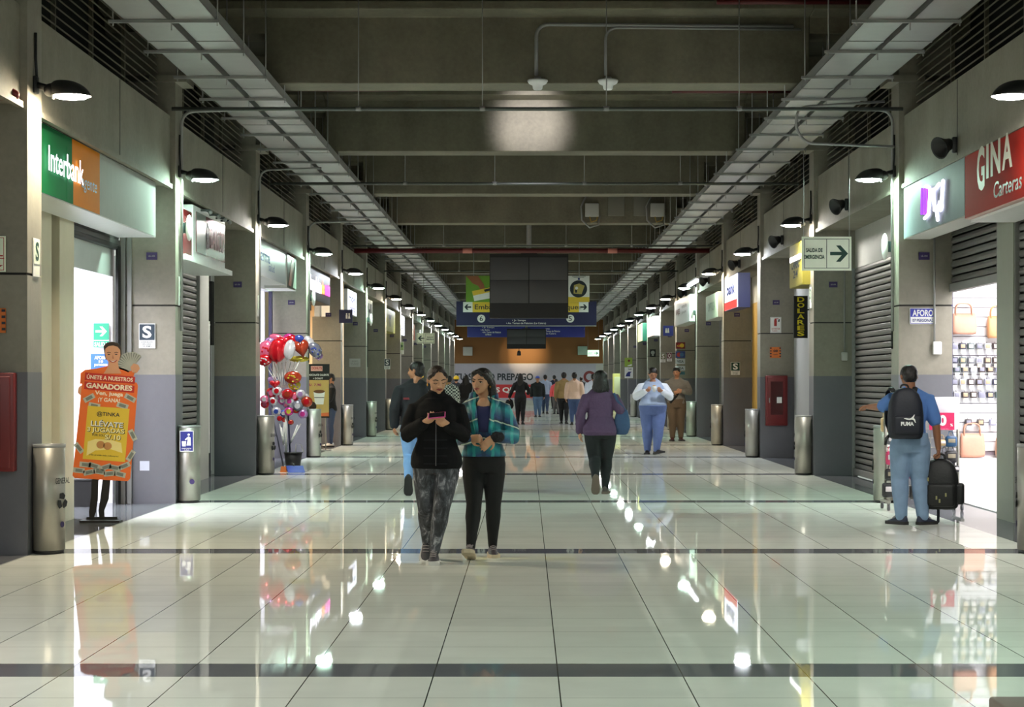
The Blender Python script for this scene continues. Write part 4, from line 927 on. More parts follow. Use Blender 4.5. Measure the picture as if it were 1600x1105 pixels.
for px in (446,448): q.cyl(bp(px,640), bp(px,712), .009, WHT, 6)
q.build('balloon_sticks', t)
BC = {'red':(196,20,36),'white':(214,214,222),'pink':(226,110,150),'magenta':(206,60,150),'lilac':(176,140,196),'rust':(170,60,34),'blue':(60,80,170),'yellow':(206,190,60),'grey':(120,124,140)}
def foil(c): return mat('foil_'+c, BC[c], .18, .35, vary=.25, scale=14, coat=.4)
def balloon(px, py, rx, ry, c, kind, lab, dy, rot=0, dots=None):
    b = thing('foil_balloon', lab, 'balloon', S0+bp(px,py,dy), 0, 'foil balloons on the stand')
    R = Matrix.Rotation(rot, 3, 'Y'); q = MB(); rx *= BYd/F; ry *= BYd/F; n = 26; rings = []
    for i in range(9):
        th = PI*i/8; s_ = math.sin(th) if 0 < i < 8 else .02; yy = -math.cos(th)*min(rx,ry)*.55; ring = []
        for j in range(n):
            a = 2*PI*j/n
            if kind == 'heart':
                x = .95*math.sin(a)**3; z = (13*math.cos(a)-5*math.cos(2*a)-2*math.cos(3*a)-math.cos(4*a))/15.5
            else: x, z = math.cos(a), math.sin(a)
            cr = 1+.02*math.sin(a*9)*(1 if 2 < i < 6 else 0)
            ring.append(R @ Vector((x*rx*s_*cr, yy, z*ry*s_*cr)))
        rings.append(ring)
    if kind == 'heart': rings = [r[::-1] for r in rings]
    q.loft(rings, foil(c)); q.build('envelope', b)
    q = MB(); e = R @ Vector((0,0,-ry)); q.lathe([(.004,.02),(.012,-.015)], e, foil(c), 8).build('neck', b)
    if dots:
        q = MB()
        for i in range(7): a = i*2.4; r_ = .25+.4*(i%3)/2; q.ball(R @ Vector((rx*r_*math.cos(a), -min(rx,ry)*.55*math.sqrt(max(.02,1-r_*r_)), ry*r_*math.sin(a))), (rx*.13,.008,ry*.13), foil(dots), 10, 6)
        q.build('printed_dots', b)
def small(px, py, r, c, lab, dy, c2=None):
    r *= 1.14
    b = thing('foil_balloon', lab, 'balloon', S0+bp(px,py,dy), 0, 'foil balloons on the stand'); r *= BYd/F
    MB().ball((0,0,0), (r,r*.6,r*.92), foil(c), 16, 10).build('envelope', b)
    MB().poly(circ(r*.5,14), (0,-r*.56,0), XA['S'], .01, foil(c2 or 'white')).build('printed_heart', b)
for a in ((416,548,13,16,'pink','round','pink dotted balloon at the left of the upper cluster, lower',.02,0,'red'),(414,563,12,9,'red','round','dark red balloon with pale circles at the lower left of the upper cluster',-.05,0,'white'),
          (420,535,9,8,'lilac','round','lilac balloon at the upper left of the upper cluster',.08,0,None),(432,529,14,7,'pink','round','glossy pink balloon at the top left of the upper cluster',.14,.3,None),
          (435,548,14,19,'red','round','big glossy red oval balloon left of the white one',-.10,.1,None),(443,534,13,11,'red','heart','red heart balloon at the top of the upper cluster',.05,0,None),
          (450,527,10,6,'magenta','round','magenta balloon at the very top of the upper cluster',.16,0,None),(455,532,10,9,'red','round','dark red round balloon behind the white one',.12,0,None),
          (454,547,9,16,'white','round','big white oval balloon in the middle of the upper cluster',-.14,.18,None),(466,529,8,6,'blue','round','blue silver balloon at the top right of the upper cluster',.10,0,None),
          (472,544,13,16,'rust','heart','rust red heart balloon right of the white one',-.08,-.2,None),(483,537,8,13,'white','round','pale silver balloon at the right of the upper cluster',.05,-.5,None),
          (492,547,10,13,'grey','round','dark multicoloured balloon at the right end of the upper cluster',.0,-.6,'blue'),(466,561,16,5,'yellow','round','yellow balloon low in the upper cluster',.10,0,None),
          (497,556,7,6,'lilac','round','lilac and blue balloon at the far right of the upper cluster',.06,0,'blue')): balloon(*a)
for a in ((458,590,14,10,'rust','round','dotted red and gold balloon in the middle of the stand',-.05,0,'yellow'),(460,602,10,8,'yellow','round','clear gold balloon below the dotted one',.0,0,'lilac'),
          (425,594,8,6,'lilac','round','flat lilac balloon at the left middle of the stand',.05,.2,None),(430,600,9,7,'red','heart','red heart balloon at the left middle of the stand',-.05,0,None)): balloon(*a)
for i, (px, py, r, c, c2, lab) in enumerate(((414,624,6,'pink','white','small pink balloon at the far left of the lower cluster'),(414,632,6,'red','pink','small red balloon at the lower far left of the lower cluster'),(424,614,8,'red','pink','small red balloon at the top left of the lower cluster'),(433,611,7,'white','red','small white balloon at the top of the lower cluster'),
    (441,618,7,'pink','white','small pink balloon upper middle of the lower cluster'),(450,616,8,'red','rust','small red balloon upper middle of the lower cluster'),(460,620,7,'red','pink','small red balloon right of the middle of the lower cluster'),(462,612,6,'white','grey','small white balloon upper right of the lower cluster'),
    (470,616,7,'white','lilac','small silver balloon upper right of the lower cluster'),(476,622,7,'white','grey','small silver balloon at the right of the lower cluster'),(480,628,8,'rust','red','small orange red balloon at the far right of the lower cluster'),(427,627,6.5,'white','red','small white balloon with red mark, left row'),
    (441,626,6.5,'magenta','white','small magenta striped balloon, middle row'),(453,627,6.5,'white','magenta','small white balloon with magenta mark, middle row'),(447,633,5,'lilac','pink','small lilac balloon under the middle row'),(466,634,8,'grey','white','small dark clear balloon right of the middle row'),
    (432,643,6.5,'white','blue','small white and blue balloon, lowest row left'),(443,646,5.5,'blue','white','small blue balloon, lowest row'),(452,643,6.5,'magenta','yellow','small magenta balloon, lowest row middle'),(463,640,6,'red','yellow','small red and gold balloon, lowest row right'),(474,647,7,'lilac','magenta','small lilac balloon, lowest row far right'),
    (437,654,4,'red','red','tiny red balloon beneath the lowest row, left'),(444,656,4,'red','rust','tiny red balloon beneath the lowest row, middle'),(455,660,4,'rust','red','tiny rust balloon beneath the lowest row, right'))): small(px, py, r, c, lab, -.06+.05*((i*7)%5)/2, c2)
t2 = thing('dustpan', 'blue dustpan on the floor in front of the balloon bucket', 'dustpan', (at(462,740,29.3).x,29.3,0))
MB().loft([[(-.10,-.13,.004),(.16,-.13,.004),(.16,-.12,.01),(-.10,-.12,.01)],[(-.16,.12,.05),(.10,.12,.05),(.10,.13,.10),(-.16,.13,.10)]], mat('dustpan_blue',(30,64,170),.35), True, False).build('pan', t2)
MB().tube([(-.04,.11,.08),(-.06,.2,.12)], .014, BLACKM, 8).build('handle', t2)
t2 = thing('broom', 'broom with a thin dark handle and orange head beside the balloon stand', 'broom', (at(443,745,29.4).x,29.4,0))
MB().loft([[(-.05,-.03,0),(.05,-.03,0),(.05,.03,0),(-.05,.03,0)],[(-.035,-.025,.09),(.035,-.025,.09),(.035,.025,.09),(-.035,.025,.09)]], mat('broom_orange',(222,120,52),.7), True, False).build('head', t2)
b = at(418,612,29.7)-Vector((at(443,745,29.4).x,29.4,0)); MB().cyl((0,0,.08), b, .011, mat('broom_handle',(60,62,78),.4), 8).build('handle', t2)
# ================================================================= DONUT POSTER STAND
Y = 38.3; S0 = at(497,653,Y); S0.z = 0
t = thing('poster_stand', 'black and tan poster stand advertising hot chocolate with donut', 'poster stand', S0)
def qq(px, py): return ((px-497)*Y/F, at(px,py,Y).z)
def quad(x0,y0,x1,y1,d,m,name,th=.003):
    (a,b_),(c,e) = qq(x0,y1), qq(x1,y0); return MB().poly([(a,b_),(c,b_),(c,e),(a,e)], (0,-d,0), XA['S'], th, m).build(name, t)
quad(478,569,515,653,0,BLACK,'panel',.02); quad(479,594,514,650,.02,mat('poster_tan',(196,164,96),.5),'printed_face')
quad(486,572,504,580,.02,mat('poster_pink',(226,170,160),.5),'logo_patch')
MB().text('CHOCOLATE CALIENTE', ((0),-.022,qq(0,586)[1]), XA['S'], .44, .038, WHT, .003, .02).text('+ DONUT', (0,-.022,qq(0,591.5)[1]), XA['S'], .2, .034, WHT, .003, .02).text('S/. 7.90', (-.06,-.024,qq(0,601.5)[1]), XA['S'], .25, .05, mat('poster_magenta',(150,20,90),.5), .003, .02).text('DONUTS', (-.02,-.024,qq(0,575.5)[1]), XA['S'], .2, .05, RED, .003, .02).build('lettering', t)
q = MB(); cx, cz = qq(499,622)
q.poly([(-.085,-.13),(.085,-.13),(.115,.13),(-.115,.13)], (cx,-.024,cz), XA['S'], .003, WHT).poly(circ(.115,20,0,.13,.035), (cx,-.026,cz), XA['S'], .003, mat('poster_choc',(110,70,44),.5)).poly([(-.1,-.0),(.1,-.0),(.1,.015),(-.1,.015)], (cx,-.027,cz), XA['S'], .002, INK).build('printed_cup', t)
q = MB().poly(circ(.10,18,0,0), (qq(487,635)[0],-.024,qq(487,635)[1]), XA['S'], .003, mat('poster_choc_dark',(50,30,24),.5)).poly([(-.2,-.06),(.2,-.06),(.2,.02),(-.2,-.02)], (.02,-.023,qq(0,646)[1]), XA['S'], .003, mat('poster_orange',(206,104,56),.5)); q.build('printed_donut', t)
MB().cyl((-.15,.03,0),(-.15,.03,.72), .014, GALV, 8).cyl((.15,.03,0),(.15,.03,.72), .014, GALV, 8).box((-.25,-.14,0),(.25,.2,.02), GALV).build('stand_legs', t)
# ================================================================= ACCESSORIES SHOP DISPLAY
WY = 22.2
sw_ = thing('slatwall', 'white slatted display wall of the accessories shop', 'display wall', (5.4,WY,.55))
q = MB()
for i in range(17): q.box((4.96,WY-.03,.60+i*.112),(7.5,WY,.60+i*.112+.102), WROOM)
q.box((4.96,WY-.012,.55),(7.5,WY,2.5), mat('slat_groove',(150,140,150),.6)); q.build('slats', sw_, True)
MB().box((4.96,WY-.25,.0),(7.5,WY-.0,.52), mat('display_plinth',(236,228,226),.4)).build('plinth', sw_, True)
def bag(px, py, w, h, c, lab, opening=True):
    p = at(px, py, WY-.11); b = thing('handbag', lab, 'handbag', p, 0, 'tan handbags on the slatted wall'); m = mat('leather_'+c, {'pink':(222,164,140),'tan':(216,158,112),'beige':(216,176,146)}[c], .5, vary=.12, scale=7, bump=.3)
    rings = []
    for z, sx, sy in ((0,.92,.055),(.03,1,.062),(h*.4,1.02,.058),(h*.8,.97,.04),(h*.97,.93,.018),(h,.92,.010)):
        rings.append([(w/2*sx*math.copysign(abs(math.cos(a))**.35, math.cos(a)), sy*math.copysign(abs(math.sin(a))**.6, math.sin(a)), z+.006*math.sin(5*a)) for a in [2*PI*j/28 for j in range(28)]])
    MB().loft(rings, m).build('body', b)
    for y in (-.02, .02): MB().tube(bend([(-w*.34,y,h*.9),(-w*.32,y,h+.12),(w*.30,y,h+.12),(w*.32,y,h*.9)], .09), .008, m, 8).build('handle', b)
bag(1506,522,.29,.235,'pink','large pinkish tan handbag at the top left of the slatted wall'); bag(1559,528,.25,.25,'tan','tan handbag at the top right of the slatted wall')
bag(1519,714,.29,.27,'pink','pinkish handbag low on the slatted wall beside the man'); bag(1571,714,.23,.22,'beige','beige handbag at the lower right of the slatted wall')
i = 0
ITC = [(60,62,84),(120,122,130),(78,66,70),(160,160,186),(96,110,112),(196,196,206),(86,74,72)]
for py, n in ((541,6),(563,6),(577,6),(597,6),(617,6),(660,3)):
    for j in range(n):
        px = 1491+j*13+(4 if py in (577,617) else 0)+(22 if n == 3 else 0)+(j*6 if n == 3 else 0); p = at(px, py, WY-.075); i += 1
        row = {541:'first',563:'second',577:'third',597:'fourth',617:'fifth',660:'lowest'}[py]
        b = thing('boxed_watch', 'small boxed accessory, %s row of the slatted wall, %s from the left' % (row, ORD[j+1]), 'accessory', p, 0, 'boxed accessories on the slatted wall')
        cc = ITC[(i*3+j) % 7]; m = mat('item_%d' % ((i*3+j) % 7), cc, .35)
        MB().rbox((-.038,-.022,-.036),(.038,.03,.036), .006, m).build('case', b)
        MB().rbox((-.026,-.027,-.022),(.026,-.021,.022), .003, mat('item_face_%d' % (i%3), [(206,200,196),(150,150,170),(190,170,140)][i%3], .3)).build('window', b)
        MB().rect((0,-.02,-.062), XA['S'], .05, .045, .006, mat('item_tag_%d' % (i%2), [(226,212,190),(232,226,226)][i%2], .5)).build('price_tag', b)
        MB().cyl((0,.02,.03),(0,.05,.05), .004, GALV, 6).build('hook', b)
# ---- wheeled rack of accessories with a half price sign
RY = 20.85; S0 = Vector((at(1440,797,RY).x, RY, 0))
t = thing('wheeled_rack', 'wheeled wire rack hung with accessories behind the man with two backpacks', 'display rack', S0)
w2 = .40
for sx in (-1, 1):
    MB().cyl((sx*w2,0,.10),(sx*w2,0,1.22), .018, STEEL, 10).build('upright', t)
    f = MB().box((sx*w2-.02,-.22,.085),(sx*w2+.02,.22,.115), STEEL).build('foot', t)
    for sy in (-1, 1):
        MB().cyl((sx*w2-.012,sy*.19,.035),(sx*w2+.012,sy*.19,.035), .034, mat('castor_grey',(96,96,100),.5), 16).box((sx*w2-.016,sy*.19-.008,.035),(sx*w2+.016,sy*.19+.008,.09), GALV).build('castor', f)
q = MB()
for i in range(9): q.cyl((-w2+i*.1,0,.14),(-w2+i*.1,0,1.0), .004, STEEL, 6)
for i in range(9): q.cyl((-w2,0,.16+i*.105),(w2,0,.16+i*.105), .005, STEEL, 6)
q.build('wire_grid', t)
MB().rbox((-.02,-.02,.88),(w2,.01,1.24), .008, mat('header_board',(206,206,214),.4)).build('header_board', t)
a = at(1452,672,RY-.05); b = at(1491,645,RY-.05); c = (a+b)/2
t3 = thing('discount_sign', 'magenta discount sign reading 50% hung on the wheeled rack', 'sign', c)
MB().rect((0,0,0), XA['S'], b.x-a.x, b.z-a.z, .008, mat('discount_magenta',(206,30,92),.5)).build('panel', t3)
MB().text('50', (-.03,-.010,.01), XA['S'], .16, .12, WHT, .002, .05).text('%', (.105,-.010,-.04), XA['S'], .03, .03, WHT, .002, .02).text('DE DSCTO', (.02,-.010,-.085), XA['S'], .1, .012, mat('pale_pink',(236,160,190),.5), .002, .0).build('lettering', t3)
rnd = random.Random(5)
PK = {'p':(214,60,110),'k':(40,38,42),'b':(40,80,120),'t':(206,176,130),'g':(110,110,118),'v':(90,50,96)}
for i, (px, py, c, w, h, dy) in enumerate(((1391,716,'p',.10,.15,-.06),(1393,742,'k',.15,.13,-.05),(1390,766,'k',.17,.16,-.07),(1383,664,'t',.10,.16,.04),(1393,688,'g',.12,.10,-.03),(1428,740,'v',.11,.14,-.06),(1430,770,'k',.13,.15,-.05),(1486,690,'b',.13,.12,-.06),(1472,692,'t',.10,.07,-.05),(1486,714,'k',.14,.13,-.07),(1476,712,'g',.10,.09,-.04),(1460,735,'g',.10,.11,-.05),(1494,733,'k',.07,.08,-.06),(1443,712,'v',.10,.10,-.05))):
    p = at(px,py,RY+dy); m = mat('pouch_'+c, PK[c], .3, vary=.2, scale=20)
    b = thing('pouch', '%s pouch on the wheeled rack, %s' % ({'p':'bright pink','k':'black','b':'dark blue','t':'tan','g':'grey','v':'plum'}[c], ['left column upper','left column below the pink one','left column lowest','top left','left column above the pink one','between the legs of the man, upper','between the legs of the man, lower','top right under the discount sign','just below the discount sign','right column below the blue one','beside the black one on the right','centre right','right edge lower','centre behind the man'][i]), 'pouch', p, 0, 'pouches on the wheeled rack')
    MB().rbox((-w/2,-.035,-h/2),(w/2,.03,h/2), .025, m, seg=3).build('body', b)
    MB().rbox((-w*.3,-.042,-h*.1),(w*.3,-.034,h*.25), .003, mat('pouch_label_'+str(i%2), [(214,206,210),(150,140,120)][i%2], .4)).build('flap', b)
    MB().tube(bend([(-w*.25,0,h*.45),(-w*.15,.02,h*.5+.05),(w*.15,.02,h*.5+.05),(w*.25,0,h*.45)], .03), .005, m, 6).build('loop', b)
# foreground block at the lower right
t = tag(MB().rbox((1.705,6.6,0),(2.5,7.0,.254), .012, mat('taupe_block',(128,112,102),.7)).build('low_block'), 'brown low block cut by the bottom right corner of the photo', 'block')
t = thing('green_bag', 'green rounded bag on the brown block, barely seen at the right edge', 'bag', (2.04,6.8,.254))
MB().loft([[(( .21-.05*q+.02*math.sin(q*3))*math.copysign(abs(math.cos(a))**.6,math.cos(a)),.12*math.sin(a),.16*q) for a in [2*PI*j/24 for j in range(24)]] for q in (0,.25,.5,.75,1)], mat('bag_green',(16,112,72),.5)).build('body', t)
MB().tube(bend([(-.08,0,.15),(-.06,0,.22),(.06,0,.22),(.08,0,.15)], .04), .009, mat('bag_green',(16,112,72),.5), 8).build('handle', t)
# ================================================================= PEOPLE
def remesh(mb, vox, it=3, fac=.5):
    o = mb.build('wip'); o.modifiers.clear()
    r = o.modifiers.new('r', 'REMESH'); r.mode = 'VOXEL'; r.voxel_size = vox; r.adaptivity = 0
    if it: q = o.modifiers.new('s', 'SMOOTH'); q.factor = fac; q.iterations = it
    dg = bpy.context.evaluated_depsgraph_get(); dg.update()
    me = bpy.data.meshes.new_from_object(o.evaluated_get(dg)); old = o.data
    bpy.data.objects.remove(o); bpy.data.meshes.remove(old)
    vs = [v.co.copy() for v in me.vertices]; fs = [tuple(p.vertices) for p in me.polygons]; bpy.data.meshes.remove(me)
    return vs, fs
TORSO = {'f': [(.46,.088,.066,.0),(.50,.102,.080,.012),(.54,.100,.078,.012),(.58,.086,.066,.004),(.625,.076,.058,-.002),(.68,.082,.062,-.006),(.725,.088,.068,-.012),(.77,.090,.060,-.006),(.797,.082,.05,.004),(.822,.055,.040,.008),(.848,.034,.034,.008)],
         'm': [(.46,.086,.066,.0),(.50,.094,.074,.008),(.54,.092,.072,.006),(.58,.088,.066,.0),(.63,.088,.062,-.004),(.69,.098,.066,-.006),(.74,.106,.070,-.008),(.775,.106,.062,-.002),(.80,.092,.05,.004),(.828,.058,.042,.008),(.852,.040,.038,.008)]}
def lerp(a, b, t): return a+(b-a)*t
def human(label, px, Y, head_deg, h, sx='f', fat=1.0, belly=0, lean=0, arms=None, legs=None, hd=(0,0,0), skin=None, hair=('short', None), top=None, pants=None, shoes=None, vox=.012, hd_off=(0,0), face=True, downcast=False, X=None, collar=False, sleeves=None, neckline=.835):
    V3 = lambda p: Vector(p)*h
    root = thing('person', label, 'person', ((px-VX)*Y/F if X is None else X, Y, 0), math.radians(head_deg))
    SKN = skin; DM = WHITE
    tab = TORSO[sx]; sw = .098 if sx == 'f' else .112; shz = .785-(fat-1)*.07
    cl, sl = math.cos(lean), math.sin(lean)
    def bend_(p):
        p = Vector(p); dz = p.z-.53
        if dz <= 0: return p
        return Vector((p.x, p.y*1.0-sl*dz, .53+dz*cl))
    def rings(z0, z1, off, n=28, scale=1.0):
        zs = [z for z, *_ in tab if z0 < z < z1]; zs = [z0]+zs+[z1]; out = []
        for z in zs:
            for i in range(len(tab)-1):
                if tab[i][0] <= z <= tab[i+1][0] or i == len(tab)-2 or z < tab[0][0]:
                    t = min(1, max(0, (z-tab[i][0])/(tab[i+1][0]-tab[i][0]))); r = [lerp(tab[i][k], tab[i+1][k], t) for k in (1,2,3)]; break
            low = 1 if z < .60 else (.45 if z < .80 else .3)
            rx = r[0]*(1+(fat-1)*low)*scale+off; ry = r[1]*(1+(fat-1)*low)*scale+off; yo = r[2]
            bl = belly*math.exp(-((z-.595)/.085)**2)
            ring = []
            for j in range(n):
                a = 2*PI*j/n; ca, sa = math.cos(a), math.sin(a)
                x = rx*math.copysign(abs(ca)**.85, ca)*(1+bl*.9); y = ry*math.copysign(abs(sa)**.9, sa)
                if y < 0: y *= 1+bl*2.6
                elif bl: y *= 1+bl*.4
                ring.append(bend_((x, yo+y, z))*h)
            out.append(ring)
        return out
    arms = arms or {}; legs = legs or {}
    A = {}; L = {}
    for s, k in (('L',1),('R',-1)):
        e, w, d, n, c = arms.get(s, ((k*.150,.015,.655), (k*.160,-.02,.505), (0,-.05,-1), (-k,0,0), .5))
        A[s] = (bend_((k*sw*(1+(fat-1)*.5),.006,shz)), Vector(e), Vector(w), Vector(d).normalized(), Vector(n).normalized(), c)
        kn, an, yw, pt = legs.get(s, ((k*.052,-.01,.283), (k*.052,.0,.050), k*.12, 0))
        L[s] = (Vector((k*.052*(.5+.5*fat),.004,.50)), Vector(kn), Vector(an), yw, pt)
    fl = 1+(fat-1)*.75
    def leg_tube(mb, s, off, sc, z_end=1.0, m=DM):
        hp, kn, an, yw, pt = L[s]
        an2 = kn.lerp(an, z_end)
        P = [hp, hp.lerp(kn,.3), hp.lerp(kn,.65), kn, kn.lerp(an,.3)+Vector((0,.008,0)), kn.lerp(an,.65), an2]
        R = [.057*fl, .055*fl, .046*fl, .037*lerp(1,fl,.6), .037*lerp(1,fl,.6), .027*lerp(1,fl,.4), .021]
        mb.tube([p*h for p in P], [(r*sc+off)*h for r in R], m, 16, round_=True)
    def arm_tube(mb, s, off, sc, t_end=1.0, m=DM, flare=0):
        sh, e, w, d, n, c = A[s]; fa = 1+(fat-1)*.45; mk = 1.12 if sx == 'm' else .98
        w2 = e.lerp(w, t_end) if t_end > 0 else sh.lerp(e, 1+t_end)
        if t_end <= 0:
            P = [sh+Vector((-sh.x*.25,0,.0)), sh, sh.lerp(e,.4*(1+t_end)), w2]; R = [.034, .036, .034, .032]
        else:
            P = [sh+Vector((-sh.x*.25,0,.0)), sh, sh.lerp(e,.45), sh.lerp(e,.9), e.lerp(w,.08)+(e-sh).normalized()*.004, e.lerp(w,.45), w2]; R = [.034,.036,.032,.0265,.027,.0255,.0175]
            if t_end < .9: R[-1] = .022
        mb.tube([p*h for p in P], [(r*fa*mk*sc+off)*h for r in R[:-1]]+[(R[-1]*mk+off*(1+flare))*h], m, 14, round_=True)
    def hand_parts(mb, s, m=DM):
        sh, e, w, d, n, c = A[s]; k = 1 if s == 'L' else -1
        n = (n-d*n.dot(d)).normalized(); side = d.cross(n)*k          # towards the thumb
        if s == 'R': pass
        mb.tube([(w-d*.004)*h, (w+d*.015)*h, (w+d*.034)*h, (w+d*.052)*h], [(.0165*h,.0125*h),(.0215*h,.0125*h),(.0245*h,.0118*h),(.0235*h,.0095*h)], m, 14, up=tuple(side), round_=True)
        for i, (o, ln) in enumerate(((.0172,.043),(.0058,.049),(-.0058,.046),(-.0168,.036))):
            p = w+d*(.050-.002*abs(i-1))+side*o; ang = 0; pts = [p-d*.006]; cc = c*(1+.08*i)
            dirv = d+side*(.10-.07*i)*(1-c*.5)
            for f_, ca in ((.46,.55),(.30,.9),(.24,.7)):
                ang += cc*ca; dv = (dirv*math.cos(ang)+n*math.sin(ang)).normalized(); pts.append(pts[-1]+dv*ln*f_*1.08)
            mb.tube([q*h for q in pts], [.0062*h,.0060*h,.0054*h,.0046*h], m, 8, round_=True)
        b = w+d*.014+side*.017; pts = [b-side*.006, b+(d*.5+side*.75+n*.35).normalized()*.020, 0, 0]
        pts[2] = pts[1]+(d*.8+side*.45+n*(.25+.5*c)).normalized()*.017; pts[3] = pts[2]+(d*.9+side*.1+n*(.3+.6*c)).normalized()*.014
        mb.tube([q*h for q in pts], [.0088*h,.0076*h,.0062*h,.005*h], m, 8, round_=True)
    # ---- head frame
    def traps(mb, off=0, m=DM):
        for k in (-1,1): mb.tube([bend_((k*sw*.95,.010,shz+.006))*h, bend_((k*.050,.014,.818))*h, bend_((k*.020,.014,.846))*h], [(.028+off)*h,(.030+off)*h,(.026+off*.5)*h], m, 12, round_=True)
    H = .132*h; nb = bend_((0,.012,.845)); hc = (nb+Vector((hd_off[0], hd_off[1]-.012, .084+(hd_off[2] if len(hd_off) > 2 else 0))))*h
    RH = Matrix.Rotation(hd[0],3,'Z') @ Matrix.Rotation(hd[1],3,'X') @ Matrix.Rotation(hd[2],3,'Y')
    hp_ = lambda x, y, z: hc+RH @ Vector((x*H, y*H, z*H))
    def E(mb, c, r, m=DM, n=16, k=10): mb.ball(hp_(*c), tuple(q*H for q in r), m, n, k, RH)
    wide = 1.0 if sx == 'f' else 1.06
    body = MB()
    body.loft(rings(.455,.848,-.004,20,.93), DM)
    traps(body, -.004)
    for s in 'LR': leg_tube(body, s, -.004, .92); arm_tube(body, s, -.002, .92); hand_parts(body, s)
    for s in 'LR':
        an, yw, pt = L[s][2], L[s][3], L[s][4]; R_ = Matrix.Rotation(yw,3,'Z') @ Matrix.Rotation(pt,3,'X')
        body.tube([an*h, (an+R_ @ Vector((0,-.03,-.022)))*h, (an+R_ @ Vector((0,-.075,-.036)))*h], [.019*h,.018*h,.010*h], DM, 10, round_=True)
    body.tube([nb*h+Vector((0,0,-.03*h)), nb*h, hp_(0,.10,-.30), hp_(0,.06,-.1)], [.040*h*wide,.033*h*wide,.031*h*wide,.033*h], DM, 14)
    E(body,(0,.06,.12),(.365*wide,.45,.385)); E(body,(0,-.09,-.08),(.315*wide,.33,.37)); E(body,(0,-.13,-.28),(.225*wide,.25,.20)); E(body,(0,-.28,-.405),(.095*wide,.09,.075))
    if face:
        body.tube([hp_(0,-.385,.08), hp_(0,-.445,-.02), hp_(0,-.50,-.125)], [.040*H,.050*H,.062*H], DM, 8, round_=True)
        E(body,(0,-.455,-.14),(.095,.075,.05),n=10,k=6)
        body.tube([hp_(-.21,-.33,.115), hp_(-.1,-.375,.105), hp_(.1,-.375,.105), hp_(.21,-.33,.115)], .042*H, DM, 8, round_=True)
        for k in (-1,1): E(body,(k*.19,-.25,-.05),(.10,.10,.10),n=10,k=6)
        E(body,(0,-.375,-.25),(.115,.06,.06),n=10,k=6)
    for k in (-1,1): E(body,(k*.37*wide,.06,-.02),(.05,.085,.135),n=10,k=6)
    vs, fs = remesh(body, vox)
    bm_ = MB().add(vs, fs, SKN, True)
    if face:                                             # eyes, brows and lips are islands of the same mesh
        for k in (-1,1):
            if not downcast:
                E(bm_,(k*.158,-.338,.028),(.060,.05,.027),mat('eye_white',(186,178,170),.2),12,8); E(bm_,(k*.158-.008*0,-.378,.028),(.034,.016,.030),mat('eye_dark',(26,18,14),.1),10,6)
            bm_.tube([hp_(k*.09,-.378,.038), hp_(k*.155,-.392,.066), hp_(k*.225,-.352,.036)] if not downcast else [hp_(k*.09,-.380,-.0), hp_(k*.155,-.392,-.018), hp_(k*.225,-.352,.0)], .012*H, mat('lash_dark',(30,22,20),.5), 6, round_=True)
            bm_.tube([hp_(k*.07,-.405,.12), hp_(k*.16,-.405,.152), hp_(k*.26,-.345,.125)], [.018*H,.020*H,.010*H], mat('brow_dark',(34,24,20),.7), 6, round_=True)
        bm_.tube([hp_(-.115,-.395,-.238), hp_(-.04,-.445,-.222), hp_(0,-.445,-.228), hp_(.04,-.445,-.222), hp_(.115,-.395,-.238)], [.010*H,.024*H,.022*H,.024*H,.010*H], mat('lip_%s' % sx, (150,72,66) if sx == 'f' else (128,74,62),.4), 8, round_=True)
        bm_.tube([hp_(-.10,-.395,-.25), hp_(0,-.445,-.268), hp_(.10,-.395,-.25)], [.012*H,.030*H,.012*H], mat('lip_%s' % sx, (150,72,66),.4), 8, round_=True)
    bm_.build('body', root)
    # ---- hair
    st, hm = hair
    if st:
        q = MB()
        if st == 'short':
            E(q,(0,.085,.175),(.40*wide,.465,.395)); E(q,(0,.20,-.06),(.345*wide,.33,.36))
            for k in (-1,1): q.tube([hp_(k*.35*wide,-.08,.2), hp_(k*.365*wide,-.04,.0)], .045*H, DM, 8, round_=True)
        elif st == 'pulled':
            E(q,(0,.10,.16),(.39,.45,.38)); E(q,(0,.24,.02),(.34,.33,.34)); E(q,(.02,.60,.02),(.15,.16,.17))
            for k in (-1,1): q.tube([hp_(k*.26,-.24,.33), hp_(k*.36,-.10,.18), hp_(k*.36,.05,.05)], .055*H, DM, 8, round_=True)
        elif st == 'long':
            E(q,(0,.10,.17),(.405,.46,.39)); E(q,(0,.28,-.05),(.38,.33,.42))
            for k in (-1,1):
                q.tube([hp_(k*.08,-.26,.46), hp_(k*.27,-.22,.36), hp_(k*.375,-.06,.16), hp_(k*.39,.10,-.1)], [.07*H,.08*H,.09*H,.10*H], DM, 10, round_=True)
                q.tube([hp_(k*.33,.22,0), hp_(k*.36,.26,-.4), hp_(k*.40,.25,-.75), hp_(k*.46,.28,-1.1)], [.17*H,.18*H,.17*H,.08*H], DM, 12, round_=True)
            q.tube([hp_(0,.40,0), hp_(0,.44,-.5), hp_(0,.46,-1.15)], [(.34*H,.16*H),(.36*H,.15*H),(.24*H,.07*H)], DM, 14, round_=True, up=tuple(RH @ Vector((1,0,0))))
        elif st == 'verylong':
            E(q,(0,.10,.15),(.42,.47,.40)); E(q,(0,.2,-.1),(.45,.40,.5))
            q.tube([hp_(0,.3,0), hp_(0,.36,-.6), hp_(.02,.38,-1.25), hp_(0,.36,-1.75)], [(.44*H,.26*H),(.48*H,.24*H),(.44*H,.18*H),(.22*H,.08*H)], DM, 14, round_=True, up=tuple(RH @ Vector((1,0,0))))
        elif st == 'bob':
            E(q,(0,.10,.13),(.45,.49,.42)); E(q,(0,.14,-.18),(.50,.46,.42))
